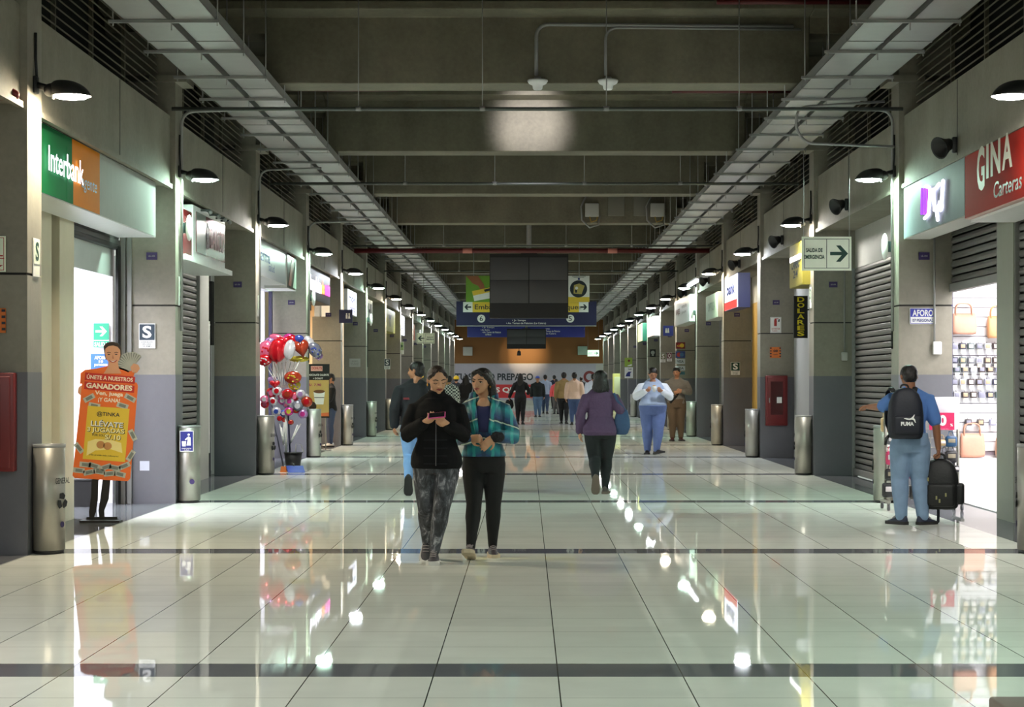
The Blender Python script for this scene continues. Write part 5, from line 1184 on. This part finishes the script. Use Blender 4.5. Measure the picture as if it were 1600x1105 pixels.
            q.tube([hp_(0,.2,-.2), hp_(.0,.22,-.62), hp_(.02,.20,-.78)], [(.50*H,.40*H),(.50*H,.36*H),(.40*H,.26*H)], DM, 16, round_=True, up=tuple(RH @ Vector((1,0,0))))
            for k in range(7): a = k*PI/6; q.tube([hp_(.45*math.cos(a),.12+.38*math.sin(a),-.45), hp_(.50*math.cos(a),.14+.42*math.sin(a),-.80)], [.10*H,.05*H], DM, 8, round_=True)
        elif st == 'ponytail':
            E(q,(0,.10,.16),(.39,.45,.38)); E(q,(0,.2,0),(.35,.34,.36)); q.tube([hp_(0,.5,.15), hp_(0,.62,-.1), hp_(0,.55,-.8)], [.08*H,.12*H,.04*H], DM, 10, round_=True)
        vs, fs = remesh(q, max(vox*1.3, .008), 4)
        vs = [v+Vector((noise.noise(v*60)*.0025, noise.noise(v*60+Vector((9,9,9)))*.0025, 0)) for v in vs]
        MB().add(vs, fs, hm, True).build('hair', root)
    def cloth(mb, name, m, it=3, wr=.004, v=None):
        vs, fs = remesh(mb, v or max(vox, .008), it)
        vs = [p+Vector((noise.noise(p*9), noise.noise(p*9+Vector((5,1,7))), noise.noise(p*14)*.4))*wr for p in vs]
        return MB().add(vs, fs, m, True).build(name, root)
    # ---- trousers
    if pants:
        pm, off, wst, name = pants; q = MB()
        q.loft(rings(.452, wst, off+.002), DM)
        for s in 'LR': leg_tube(q, s, off, 1.0, .985)
        cloth(q, name, pm, wr=.004 if off > .006 else .0015)
    # ---- top
    if top:
        m, off, hem, slv, name = top; q = MB()
        q.loft(rings(hem, neckline, off), DM)
        traps(q, off*.55)
        q2 = q if not sleeves else MB()
        for s in 'LR': arm_tube(q2, s, off*.8, 1.0, slv, flare=.3)
        if collar: q.tube([nb*h+Vector((0,.006*h,-.02*h)), nb*h+Vector((0,.0,.012*h)), nb*h+Vector((0,-.004*h,.034*h))], [.056*h,.047*h,.046*h], DM, 18)
        cloth(q, name, m, wr=.006 if off > .01 else .003)
        if sleeves: cloth(q2, 'shirt_sleeves', sleeves, wr=.006)
    # ---- shoes
    if shoes:
        um, sm = shoes
        for s in 'LR':
            an, yw, pt = L[s][2], L[s][3], L[s][4]; R_ = Matrix.Rotation(yw,3,'Z') @ Matrix.Rotation(pt,3,'X')
            T_ = lambda x, y, z: (an+R_ @ Vector((x,y,z)))*h
            prof = [(.047,.012,.030),(.040,.020,.052),(.018,.025,.066),(-.012,.026,.062),(-.040,.028,.042),(-.072,.031,.030),(-.098,.027,.023),(-.112,.015,.015)]
            u = MB(); u.loft([[T_(w*math.cos(a), y, -.047+(hh*math.sin(a) if math.sin(a) > 0 else 0)) for a in [2*PI*j/18 for j in range(18)]] for y, w, hh in prof], um)
            so = u.build('shoe', root)
            q = MB(); n = len(prof)
            out = [(w*1.08, y) for y, w, hh in prof]+[(-w*1.08, y) for y, w, hh in prof[::-1]]
            q.loft([[T_(x*f_, y*1.05, z) for x, y in out] for z, f_ in ((-.050,1.0),(-.047,1.06),(-.034,1.06),(-.030,1.0))], sm, True, False); q.build('sole', so)
            if vox < .009:
                q = MB()
                for i in range(4): q.tube([T_(-.014,-.020-.013*i,.012-.0075*i), T_(.0,-.024-.013*i,.017-.0078*i), T_(.014,-.020-.013*i,.012-.0075*i)], .0028*h, mat('lace_pale',(150,140,140),.7), 6, round_=True)
                q.build('laces', so)
    root['_A'] = 0; del root['_A']
    return root, A, (hc, RH, H)
def fabric(name, c, vary=.12, scale=30, bump=.15, rough=.85): return mat(name, c, rough, vary=vary, scale=scale, bump=bump)
SK1 = mat('skin_light_brown', (206,156,122), .5, vary=.05); SK2 = mat('skin_olive', (196,146,112), .5, vary=.05); SK3 = mat('skin_brown', (150,100,72), .5, vary=.05); SK4 = mat('skin_tan', (176,122,90), .5, vary=.05)
HB = mat('hair_black', (20,17,16), .35, vary=.4, scale=60, bump=.5); HBR = mat('hair_dark_brown', (40,28,22), .4, vary=.4, scale=60, bump=.5)
JEAN = fabric('denim_blue', (92,124,176), .18, 14); JEANG = fabric('denim_grey_blue', (108,132,160), .2, 12); JEAND = fabric('denim_dark', (54,68,96), .15, 14)
BLKF = fabric('black_fabric', (20,20,22), .2, 20); BLKL = fabric('black_leggings', (17,17,18), .15, 24); CHAR = fabric('charcoal_fabric', (40,42,48))
SOLEW = mat('sole_white', (206,204,200), .6); SOLED = mat('sole_dark', (36,34,34), .7); SOLET = mat('sole_tan', (176,150,112), .7); SHOEB = mat('shoe_black', (28,26,28), .55, vary=.3, scale=40)
SHOEG = mat('shoe_grey_mesh', (74,70,74), .7, vary=.35, scale=50)
# patterned leggings and the plaid jacket
def marbled():
    m, t, b = nt('marbled_leggings'); tc = node(t,'ShaderNodeTexCoord'); mp = node(t,'ShaderNodeMapping'); mp.inputs['Scale'].default_value = (15,15,6); mp.inputs['Rotation'].default_value = (0,.5,0)
    n = node(t,'ShaderNodeTexNoise', Scale=1.0, Detail=6.0, Roughness=.7, Distortion=.7); r = node(t,'ShaderNodeValToRGB')
    t.links.new(tc.outputs['Object'], mp.inputs[0]); t.links.new(mp.outputs[0], n.inputs[0]); t.links.new(n.outputs['Fac'], r.inputs[0]); t.links.new(r.outputs[0], b.inputs['Base Color'])
    e = r.color_ramp.elements; e[0].position = .42; e[0].color = rgb((34,36,40)); e[1].position = .70; e[1].color = rgb((186,186,192)); x = e.new(.55); x.color = rgb((76,78,84)); b.inputs['Roughness'].default_value = .7
    return m
def plaid():
    m, t, b = nt('teal_plaid_quilting'); tc = node(t,'ShaderNodeTexCoord'); sp = node(t,'ShaderNodeSeparateXYZ'); t.links.new(tc.outputs['Object'], sp.inputs[0])
    def M(op, a, bb=None):
        n = node(t,'ShaderNodeMath', _operation=op)
        for i, v in enumerate((a, bb)):
            if v is None: continue
            if isinstance(v,(int,float)): n.inputs[i].default_value = v
            else: t.links.new(v, n.inputs[i])
        return n.outputs[0]
    n1 = node(t,'ShaderNodeTexNoise', Scale=9.0, Detail=3.0); t.links.new(tc.outputs['Object'], n1.inputs[0])
    z = M('ADD', sp.outputs[2], M('MULTIPLY', M('ABSOLUTE', sp.outputs[0]), .35))
    zz = M('ADD', z, M('MULTIPLY', n1.outputs['Fac'], .03))
    band = M('FLOORED_MODULO', zz, .17); xx = M('FLOORED_MODULO', M('ADD', sp.outputs[0], M('MULTIPLY', n1.outputs['Fac'], .03)), .15)
    r = node(t,'ShaderNodeValToRGB'); t.links.new(M('DIVIDE', band, .17), r.inputs[0]); e = r.color_ramp.elements
    e[0].position = 0; e[0].color = rgb((22,60,108)); e[1].position = 1; e[1].color = rgb((30,74,126))
    for p, c in ((.22,(24,110,132)),(.45,(36,150,156)),(.66,(24,104,124)),(.8,(14,34,60))): q = e.new(p); q.color = rgb(c)
    def mix(f, a, c):
        n = node(t,'ShaderNodeMix', _data_type='RGBA'); t.links.new(f, n.inputs[0]); t.links.new(a, n.inputs[6]); n.inputs[7].default_value = rgb(c); return n.outputs[2]
    c = mix(M('MULTIPLY', M('LESS_THAN', xx, .035), .6), r.outputs[0], (16,44,70)); c = mix(M('MULTIPLY', M('LESS_THAN', M('ABSOLUTE', M('SUBTRACT', xx, .09)), .012), .5), c, (60,190,180))
    c = mix(M('LESS_THAN', M('ABSOLUTE', M('SUBTRACT', band, .13)), .0055), c, (200,214,196))
    t.links.new(c, b.inputs['Base Color']); b.inputs['Roughness'].default_value = .55; b.inputs['Sheen Weight'].default_value = .1
    w = M('FLOORED_MODULO', z, .085); bp = node(t,'ShaderNodeBump', Strength=.5, Distance=.02); t.links.new(M('ABSOLUTE', M('SUBTRACT', w, .0425)), bp.inputs['Height']); t.links.new(bp.outputs[0], b.inputs['Normal'])
    return m
def check():
    m, t, b = nt('black_white_check'); tc = node(t,'ShaderNodeTexCoord'); c = node(t,'ShaderNodeTexChecker', Scale=22.0); c.inputs[1].default_value = rgb((28,28,30)); c.inputs[2].default_value = rgb((196,192,186))
    t.links.new(tc.outputs['Object'], c.inputs[0]); t.links.new(c.outputs[0], b.inputs['Base Color']); b.inputs['Roughness'].default_value = .8; return m
# ---- the two women in front
w1, A1, H1 = human('woman in a black puffer jacket and marbled leggings looking down at a pink phone', 682, 14.85, 0, 1.535, 'f', 1.16, lean=.03,
    arms={'R':((-.156,-.01,.645),(-.060,-.140,.712),(.72,-.58,.36),(.45,-.1,.9),.75),'L':((.148,-.0,.645),(.068,-.135,.698),(-.62,-.62,.40),(-.35,.25,.9),.55)},
    legs={'L':((.030,-.075,.283),(-.008,-.085,.050),-.05,0),'R':((-.052,-.005,.272),(-.058,.135,.088),-.05,.62)}, hd=(.28,.34,-.06), hd_off=(.006,-.012), skin=SK1, hair=('pulled',HBR),
    top=(mat('black_puffer',(14,14,16),.8,vary=.2,scale=18,bump=.3,spec=.2),.015,.478,.97,'puffer_jacket'), pants=(marbled(),.004,.60,'leggings'), shoes=(SHOEG,SOLEW), vox=.0062, downcast=True, collar=True)
q = MB()
for z in (.505,.545,.585,.625): q.tube([Vector((x*1.535, (-.111+.16*x*x*6)*1.535, z*1.535)) for x in (-.06,-.03,0,.03,.06)], .0012, CHAR, 6)
q.tube([(0.004,-.185,.76),(0.004,-.18,.95),(0.004,-.165,1.12)], .004, mat('zip_grey',(92,92,96),.4,.5), 6); q.build('zip', w1)
for k in (-1,1): MB().ball(H1[0]+H1[1] @ Vector((k*.385*H1[2],.03*H1[2],-.19*H1[2])), (.006,.006,.012), mat('gold',(206,160,70),.3,.8), 8, 6).build('earring', w1)
def world_of(root, p): return Matrix.Rotation(root.rotation_euler.z,3,'Z') @ Vector(p)+root.location
ph = thing('mobile_phone', 'pink mobile phone held by the woman in the black puffer jacket', 'phone', world_of(w1, Vector((.012,-.215,.752))*1.535))
XP = Matrix.Rotation(.62,4,'X') @ Matrix.Rotation(-.12,4,'Y')
MB().rbox((-.068,-.034,-.005),(.068,.034,.005), .0045, mat('phone_pink',(206,70,140),.35), XP, 3).build('case', ph)
MB().rbox((-.060,-.029,.0035),(.060,.029,.0062), .001, mat('phone_screen',(30,28,34),.1), XP).build('screen', ph)
w2_, A2, H2 = human('woman in a teal and blue plaid quilted jacket and black leggings, walking, looking aside', 756, 15.2, 0, 1.52, 'f', 1.06, lean=.05,
    arms={'L':((.165,.0,.640),(.052,-.130,.640),(-.66,-.35,-.66),(-.5,.6,-.3),.35),'R':((-.135,.02,.632),(-.072,-.122,.632),(.84,-.40,.0),(.3,.8,.1),1.1)},
    legs={'R':((-.050,-.075,.288),(-.066,-.125,.060),-.12,-.32),'L':((.050,.0,.282),(.045,.075,.052),.10,.04)}, hd=(-.46,.10,.05), hd_off=(-.012,-.016), skin=SK2, hair=('long',HB),
    top=(plaid(),.014,.535,.93,'quilted_jacket'), pants=(BLKL,.003,.60,'leggings'), shoes=(mat('shoe_plum_grey',(66,56,62),.6,vary=.4,scale=40),mat('sole_cream',(196,180,152),.7)), vox=.0062, neckline=.80)
hN = 1.52
q = MB(); R0 = []
for z, w in ((.665,.030),(.70,.034),(.74,.038),(.78,.040),(.812,.030)):
    yf = {.665:-.083,.70:-.094,.74:-.102,.78:-.092,.812:-.064}[z]; R0.append([Vector((w*math.cos(a), yf-.012*math.cos(a*2)*.3+.02*math.sin(a), z))*hN for a in [2*PI*j/14 for j in range(14)]])
q.loft(R0, mat('navy_tee',(38,40,84),.8)); q.build('undershirt', w2_)
def lapel(k):
    P = [Vector((k*.034,-.104,.665))*hN, Vector((k*.042,-.118,.72))*hN, Vector((k*.052,-.105,.78))*hN, Vector((k*.062,-.060,.825))*hN, Vector((k*.056,-.01,.862))*hN, Vector((k*.03,.035,.872))*hN, Vector((0,.045,.874))*hN]
    return MB().tube(P, [(.010*hN,.012*hN),(.014*hN,.012*hN),(.018*hN,.012*hN),(.020*hN,.013*hN),(.022*hN,.013*hN),(.024*hN,.012*hN),(.024*hN,.012*hN)], bpy.data.materials['teal_plaid_quilting'], 10, round_=True)
for k in (-1,1): lapel(k).build('collar', w2_)
MB().ball(Vector((0,-.070,.800))*hN, (.036*hN,.022*hN,.045*hN), SK2, 16, 10).build('bare_chest', w2_)
for k in (-1,1): MB().ball(H2[0]+H2[1] @ Vector((k*.385*H2[2],.03*H2[2],-.18*H2[2])), (.006,.006,.010), mat('gold',(206,160,70),.3,.8), 8, 6).build('earring', w2_)
MB().tube([(Vector((.085,-.10,.640))*hN), (Vector((.060,-.125,.640))*hN)], .030*hN, mat('dark_fur',(24,24,28),.9,bump=.6,scale=80), 14, round_=True).build('cuff', w2_)
# ---- man behind them
mb_, _, _ = human('man with black hair and dark jacket walking behind the woman with the pink phone', 650, 23.6, 180, 1.66, 'm', 1.05,
    arms={'L':((.155,.03,.655),(.165,-.02,.52),(0,-.2,-1),(-1,0,0),.6)}, legs={'L':((.045,-.0,.28),(.045,.20,.13),.05,1.05),'R':((-.05,-.06,.285),(-.05,-.08,.05),-.1,0)}, hd=(1.15,.05,0), skin=SK4, hair=('short',HB),
    top=(fabric('dark_navy_jacket',(26,28,34)),.016,.50,.96,'jacket'), pants=(fabric('denim_light',(118,156,204),.15,14),.010,.58,'jeans'), shoes=(SHOEB,SOLED), vox=.010)
MB().box((.02,.108,1.185),(.15,.124,1.21), mat('red_stripe',(120,40,48),.7)).build('chest_stripe', mb_)
# ---- woman in purple, from behind
pw_, AP, HP = human('woman in a purple sweater seen from behind with a blue shoulder bag', 938, 23.75, 180, 1.55, 'f', 1.24, lean=.0,
    arms={'L':((.158,.03,.655),(.165,-.01,.505),(.05,-.12,-1),(-1,0,0),.5),'R':((-.172,.035,.66),(-.150,-.09,.585),(-.1,-.8,-.3),(1,0,0),.9)},
    legs={'L':((.046,.01,.282),(.046,.205,.135),.0,1.12),'R':((-.048,-.03,.283),(-.040,-.02,.05),-.15,0)}, hd=(.1,.1,0), skin=SK2, hair=('bob',HB),
    top=(fabric('purple_knit',(84,62,92),.14,40,.4),.016,.475,.97,'sweater'), pants=(fabric('dark_green_black_denim',(24,28,30),.2,18),.008,.60,'trousers'), shoes=(mat('shoe_grey_brown',(70,62,58),.6),mat('sole_grey_brown',(104,92,82),.8)), vox=.008)
def tote(label, root, c, w, h, d, m, strap_top, strap_m=None, name='shoulder_bag'):
    t = thing(name, label, 'bag', world_of(root, c), root.rotation_euler.z); rings = []
    for q, sx, sy in ((0,.55,.6),(.06,.78,.85),(.3,1,1),(.6,.92,.85),(.88,.72,.5),(1,.60,.25)):
        rings.append([(w/2*sx*math.copysign(abs(math.cos(a))**.8,math.cos(a))-.05*w*q, d/2*sy*math.sin(a), h*q) for a in [2*PI*j/24 for j in range(24)]])
    MB().loft(rings, m).build('body', t)
    st = Vector(strap_top)-Vector(c)
    for dy in (-.02,.02): MB().tube([(-.25*w,dy,h*.95), (st.x*.75-.02,st.y*.9+dy,lerp(h,st.z,.55)), (st.x,st.y+dy,st.z)], [(.016,.006)]*3, strap_m or m, 10).build('strap', t)
    return t
DEN = fabric('bag_denim_blue',(54,78,112),.15,30)
tote('blue shoulder bag hanging at the right side of the woman in purple', pw_, (-.262,.05,.745), .21, .31, .15, DEN, (-.165,.09,1.265))
# ---- heavy man in white shirt and vest
hm_, AH, HH = human('heavy man in white shirt and blue grey vest eating while walking toward the camera', 1020, 36.5, 0, 1.69, 'm', 1.34, belly=.22, lean=.0,
    arms={'L':((.205,-.02,.655),(.100,-.175,.715),(-.72,-.45,.42),(-.4,.3,.85),.9),'R':((-.205,-.02,.655),(-.095,-.175,.72),(.72,-.45,.42),(.4,.3,.85),.9)},
    legs={'R':((-.062,-.01,.28),(-.058,.05,.05),-.15,.0),'L':((.058,-.075,.285),(.036,-.09,.058),.7,-.15)}, hd=(.12,.36,0), hd_off=(0,-.005,-.012), skin=SK4, hair=('short',HB), face=True, downcast=True,
    top=(fabric('blue_grey_vest',(160,174,200),.15,20),.014,.50,.95,'vest'), sleeves=fabric('white_shirt_cloth',(226,230,238),.05,20), pants=(fabric('denim_bright',(92,110,158),.2,14),.018,.56,'jeans'), shoes=(SHOEB,SOLED), vox=.010, neckline=.828)
t = thing('paper_wrap', 'white paper wrap held by the heavy man in the vest', 'snack', world_of(hm_, Vector((.0,-.255,.752))*1.675))
MB().lathe([(.02,-.05),(.045,.0),(.05,.045),(.03,.06)], (0,0,0), WHT, 14).build('paper', t); MB().ball((0,0,.055), (.035,.035,.025), mat('bread',(196,160,110),.7), 12, 8).build('filling', t)
bm2, _, _ = human('man in grey sweater and brown trousers with a dark shoulder strap, behind the heavy man', 1057, 44.6, 0, 1.74, 'm', 1.18,
    arms={'L':((.185,.0,.66),(.075,-.13,.68),(-.9,-.2,.1),(0,.9,.2),.6),'R':((-.185,.0,.65),(-.06,-.13,.655),(.9,-.2,.1),(0,.9,.2),.6)}, legs={'R':((-.055,-.02,.28),(-.055,.0,.05),-.2,0),'L':((.055,-.01,.28),(.06,.02,.05),.2,0)},
    hd=(-.35,.22,-.15), skin=SK4, hair=('short',HB), top=(fabric('grey_sweater',(112,106,98)),.016,.50,.95,'sweater'), pants=(fabric('brown_trousers',(88,70,52)),.014,.58,'trousers'), shoes=(mat('shoe_dark_red',(70,30,30),.5),SOLED), vox=.012)
MB().tube([(.19,.06,1.40),(.13,-.12,1.30),(-.02,-.17,1.05),(-.16,-.13,.9)], [(.028,.008)]*4, BLKF, 10).build('shoulder_strap', bm2)
# ---- man with two backpacks
rm_, AR, HR = human('man in blue t-shirt and jeans seen from behind, carrying two backpacks', 1422, 18.7, 176, 1.575, 'm', 1.02, lean=.06,
    arms={'L':((.165,-.075,.735),(.235,-.185,.735),(.5,-.85,.0),(0,0,-1),.5),'R':((-.158,.01,.630),(-.178,-.02,.475),(-.05,-.1,-1),(1,.0,0),1.25)},
    legs={'L':((.062,-.02,.283),(.055,.0,.05),.75,0),'R':((-.060,-.02,.283),(-.078,.01,.05),-.9,0)}, hd=(.2,.36,0), hd_off=(.004,-.014,-.004), skin=SK3, hair=('short',HB), face=True,
    top=(fabric('blue_tee',(84,124,190),.1,14),.007,.50,-.15,'t_shirt'), pants=(fabric('denim_pale',(124,148,178),.2,12),.017,.575,'jeans'), shoes=(mat('shoe_navy',(40,44,66),.6),SOLED), vox=.0075)
NAVYB = fabric('navy_nylon',(22,25,38),.15,40,.2,.6); BLKN = fabric('black_nylon',(18,18,19),.25,40,.25,.55)
def backpack(label, c, rz, w, h, d, m, name='backpack'):
    t = thing(name, label, 'backpack', c, rz); rings = []
    for q, sx, sy in ((0,.78,.72),(.04,.92,.9),(.15,1,1),(.45,1,.98),(.7,.93,.85),(.87,.75,.66),(.96,.5,.45),(1,.2,.25)):
        rings.append([(w/2*sx*math.copysign(abs(math.cos(a))**.6,math.cos(a)), d/2*sy*math.copysign(abs(math.sin(a))**.7,math.sin(a)), h*q) for a in [2*PI*j/28 for j in range(28)]])
    MB().loft(rings, m).build('body', t); return t
hR = 1.575
bp1 = backpack('navy backpack with white cat logo worn by the man in the blue t-shirt', world_of(rm_, (.07,.20,.852)), rm_.rotation_euler.z+.05, .345, .50, .20, NAVYB)
MB().rbox((-.135,.075,.05),(.135,.125,.23), .03, NAVYB, seg=3).build('front_pocket', bp1)
q = MB(); xa = (-1,0,0); cy = .127                                   # lettering and leaping cat on the pocket, seen from behind
q.text('PUMA', (.005,cy,.150), xa, .125, .040, WHT, .003, .05, up=(-.0,0,1))
q.build('lettering', bp1)
CAT = [(-.062,.006),(-.052,.014),(-.030,.012),(-.008,.008),(.012,.016),(.026,.030),(.038,.046),(.045,.048),(.040,.032),(.034,.014),(.046,.002),(.052,-.022),(.056,-.034),(.046,-.030),(.036,-.010),(.018,.000),(-.006,-.006),(-.030,-.002),(-.048,.004)]
MB().poly(CAT, (-.022,cy,.192), xa, .003, WHT).build('cat_logo', bp1)
for k in (-1,1): MB().tube([(k*.10,-.085,.46),(k*.12,-.13,.50),(k*.13,-.24,.46),(k*.135,-.29,.32),(k*.14,-.22,.14),(k*.13,-.09,.06)], [(.026,.008)]*6, BLKN, 10).build('strap', bp1)
MB().tube([(.14,-.02,.05),(.19,.0,.0),(.2,.02,-.06)], [(.014,.004)]*3, BLKN, 8).build('loose_strap', bp1)
MB().tube(bend([(-.04,-.06,.46),(-.035,-.06,.53),(.035,-.06,.53),(.04,-.06,.46)], .03), .009, BLKN, 8).build('handle', bp1)
hx = world_of(rm_, Vector((-.186,-.03,.405))*hR)
bp2 = backpack('big black backpack hanging from the right hand of the man in the blue t-shirt', Vector((hx.x+.01,hx.y+.02,.15)), 2.9, .37, .50, .24, BLKN)
MB().rbox((-.15,.07,.03),(.12,.165,.26), .035, BLKN, seg=3).build('front_pocket', bp2)
MB().rbox((-.235,-.07,.05),(-.14,.08,.26), .03, BLKN, seg=3).build('side_pocket', bp2)
q = MB()
for x, z in ((.11,.30),(.03,.12),(-.06,.15),(.0,.09)): q.rbox((x-.008,.166,z-.018),(x+.008,.172,z+.018), .002, mat('buckle_olive',(150,146,100),.4))
q.build('buckles', bp2)
MB().tube(bend([(.05,.0,.46),(.045,0,.545),(-.045,0,.545),(-.05,0,.46)], .04), .013, BLKN, 10).build('handle', bp2)
MB().tube([(.02,-.06,.03),(.018,-.07,-.06),(.02,-.07,-.13),(.05,-.07,-.158)], [(.014,.004)]*4, NAVYB, 8).build('loose_strap', bp2)
for k in (-1,1): MB().tube([(k*.1,-.10,.42),(k*.12,-.17,.35),(k*.12,-.18,.2),(k*.1,-.11,.07)], [(.024,.007)]*4, BLKN, 8).build('strap', bp2)
# ---- person beside the poster stand
human('person in black jacket and jeans standing sideways beside the hot chocolate poster', 516, 40.6, -75, 1.57, 'm', .98, arms={'L':((.13,-.02,.66),(.10,-.13,.60),(-.2,-.9,.2),(-1,0,0),.6),'R':((-.13,-.02,.66),(-.10,-.13,.60),(.2,-.9,.2),(1,0,0),.6)},
    hd=(0,.3,0), skin=SK4, hair=('short',HB), top=(BLKF,.014,.49,.95,'jacket'), pants=(JEAND,.007,.57,'jeans'), shoes=(SOLEW,SOLED), vox=.012)
# ---- the crowd farther back
def walker(label, px, Y, h, hdg, sx, topm, panm, hair, tn='jacket', pn='trousers', ph_=1, fat=1.05, skin=SK4, arms=None, hd=(0,0,0), fr=.5):
    a = .055*ph_
    return human(label, px, Y, hdg, h, sx, fat, arms=arms, legs={'L':((.05,-.02-a*.5,.283),(.048,-a,.05),.1,0),'R':((-.05,.0,.283),(-.048,a*1.3,.058),-.1,.25)}, hd=hd, skin=skin, hair=hair,
        top=(topm,.015,.49,.95,tn), pants=(panm,.009,.58,pn), shoes=(SHOEB,SOLED), vox=.017, face=False)
fw, _, _ = walker('woman with very long black hair and black clothes carrying a dark bag', 813, 61.8, 1.66, 180, 'f', BLKF, BLKF, ('verylong',HB), arms={'L':((.165,.0,.655),(.215,-.02,.53),(.2,0,-1),(-1,0,0),.9),'R':((-.17,.0,.66),(-.15,-.12,.60),(0,-1,0),(1,0,0),.5)})
tote('dark bag in the left hand of the long haired woman in black', fw, (.37,-.03,.50), .30, .30, .14, BLKF, (.36,-.035,.86), name='handbag')
cp, _, CH_ = walker('man in blue cap, black jacket and jeans walking toward the camera far away', 840, 74.0, 1.60, 0, 'm', BLKF, fabric('denim_mid',(84,104,136)), ('short',HB), pn='jeans', ph_=-1, fat=1.12)
MB().ball(CH_[0]+Vector((0,.02,.05)), (.088,.10,.075), mat('cap_blue',(90,104,190),.7), 14, 8).box(CH_[0]+Vector((-.07,-.17,.03)), CH_[0]+Vector((.07,-.06,.045)), mat('cap_blue',(90,104,190),.7)).build('cap', cp)
walker('man in pale blue shirt half hidden behind the man in the blue cap', 852, 82.0, 1.68, 180, 'm', fabric('pale_blue_shirt',(150,164,190)), JEAND, ('short',HB), tn='shirt')
walker('person in dark navy jacket, far away behind the pale blue shirt', 866, 96.0, 1.70, 180, 'm', fabric('ink_navy',(34,36,58)), BLKF, ('short',HB))
walker('woman in coral top with ponytail walking away in the distance', 869, 81.0, 1.50, 180, 'f', fabric('coral_top',(236,96,100)), fabric('taupe_grey',(96,90,90)), ('ponytail',HB), tn='top')
walker('man in tan jacket and black trousers walking away', 881, 62.7, 1.70, 180, 'm', fabric('tan_jacket',(146,122,76)), BLKF, ('short',HB), fat=1.12)
walker('man in cream jacket and jeans walking away beside the tan jacket', 897.5, 61.0, 1.69, 180, 'm', fabric('cream_jacket',(226,196,176)), fabric('denim_walk',(64,84,124)), ('short',HB), fat=1.15, ph_=-1, pn='jeans')
walker('person in dark clothes far behind the cream jacket', 908, 100.0, 1.62, 180, 'm', CHAR, BLKF, ('short',HBR))
walker('person in white shirt mostly hidden behind the woman in purple', 927, 66.0, 1.66, 180, 'm', fabric('white_shirt_far',(214,220,234)), JEAND, ('short',HB), tn='shirt', fat=1.2)
yc, _, YC = walker('person with yellow cap behind and between the two women in front', 713, 64.0, 1.58, 180, 'm', CHAR, fabric('cyan_trousers',(90,160,180)), ('short',HB))
MB().ball(YC[0]+Vector((0,.0,.035)), (.10,.12,.09), mat('cap_yellow',(236,196,40),.6), 14, 8).box(YC[0]+Vector((-.07,-.18,.02)), YC[0]+Vector((.07,-.06,.035)), mat('cap_yellow',(236,196,40),.6)).build('cap', yc)
walker('person in black and white checked shirt behind the woman with the phone', 702, 52.0, 1.56, 180, 'm', check(), CHAR, ('short',HB), tn='shirt')
walker('person in black jacket far back between the two front women', 728, 60.0, 1.62, 180, 'f', BLKF, BLKF, ('long',HB))
EXPO = 1.55
# ================================================================= CAMERA, WORLD
cam = bpy.data.cameras.new('camera'); co = bpy.data.objects.new('camera', cam); COL.objects.link(co); SC.camera = co
co.location = (0, 0, CH); co.rotation_euler = (PI/2, 0, 0)
cam.sensor_width = 36; cam.lens = F*36/1600
cam.shift_x = -(VX-800)/1600; cam.shift_y = (VY-552.5)/1600; cam.clip_end = 400
w = bpy.data.worlds.new('world'); SC.world = w; w.use_nodes = True
w.node_tree.nodes['Background'].inputs[0].default_value = (.9,1,.9,1); w.node_tree.nodes['Background'].inputs[1].default_value = .3
vs = SC.view_settings; vs.view_transform = 'Standard'; vs.look = 'None'; vs.gamma = 1; vs.exposure = EXPO; vs.use_curve_mapping = False
try:
    SC.cycles.use_denoising = True; SC.cycles.use_light_tree = True; SC.cycles.max_bounces = 8; SC.cycles.sample_clamp_indirect = 6
except Exception: pass
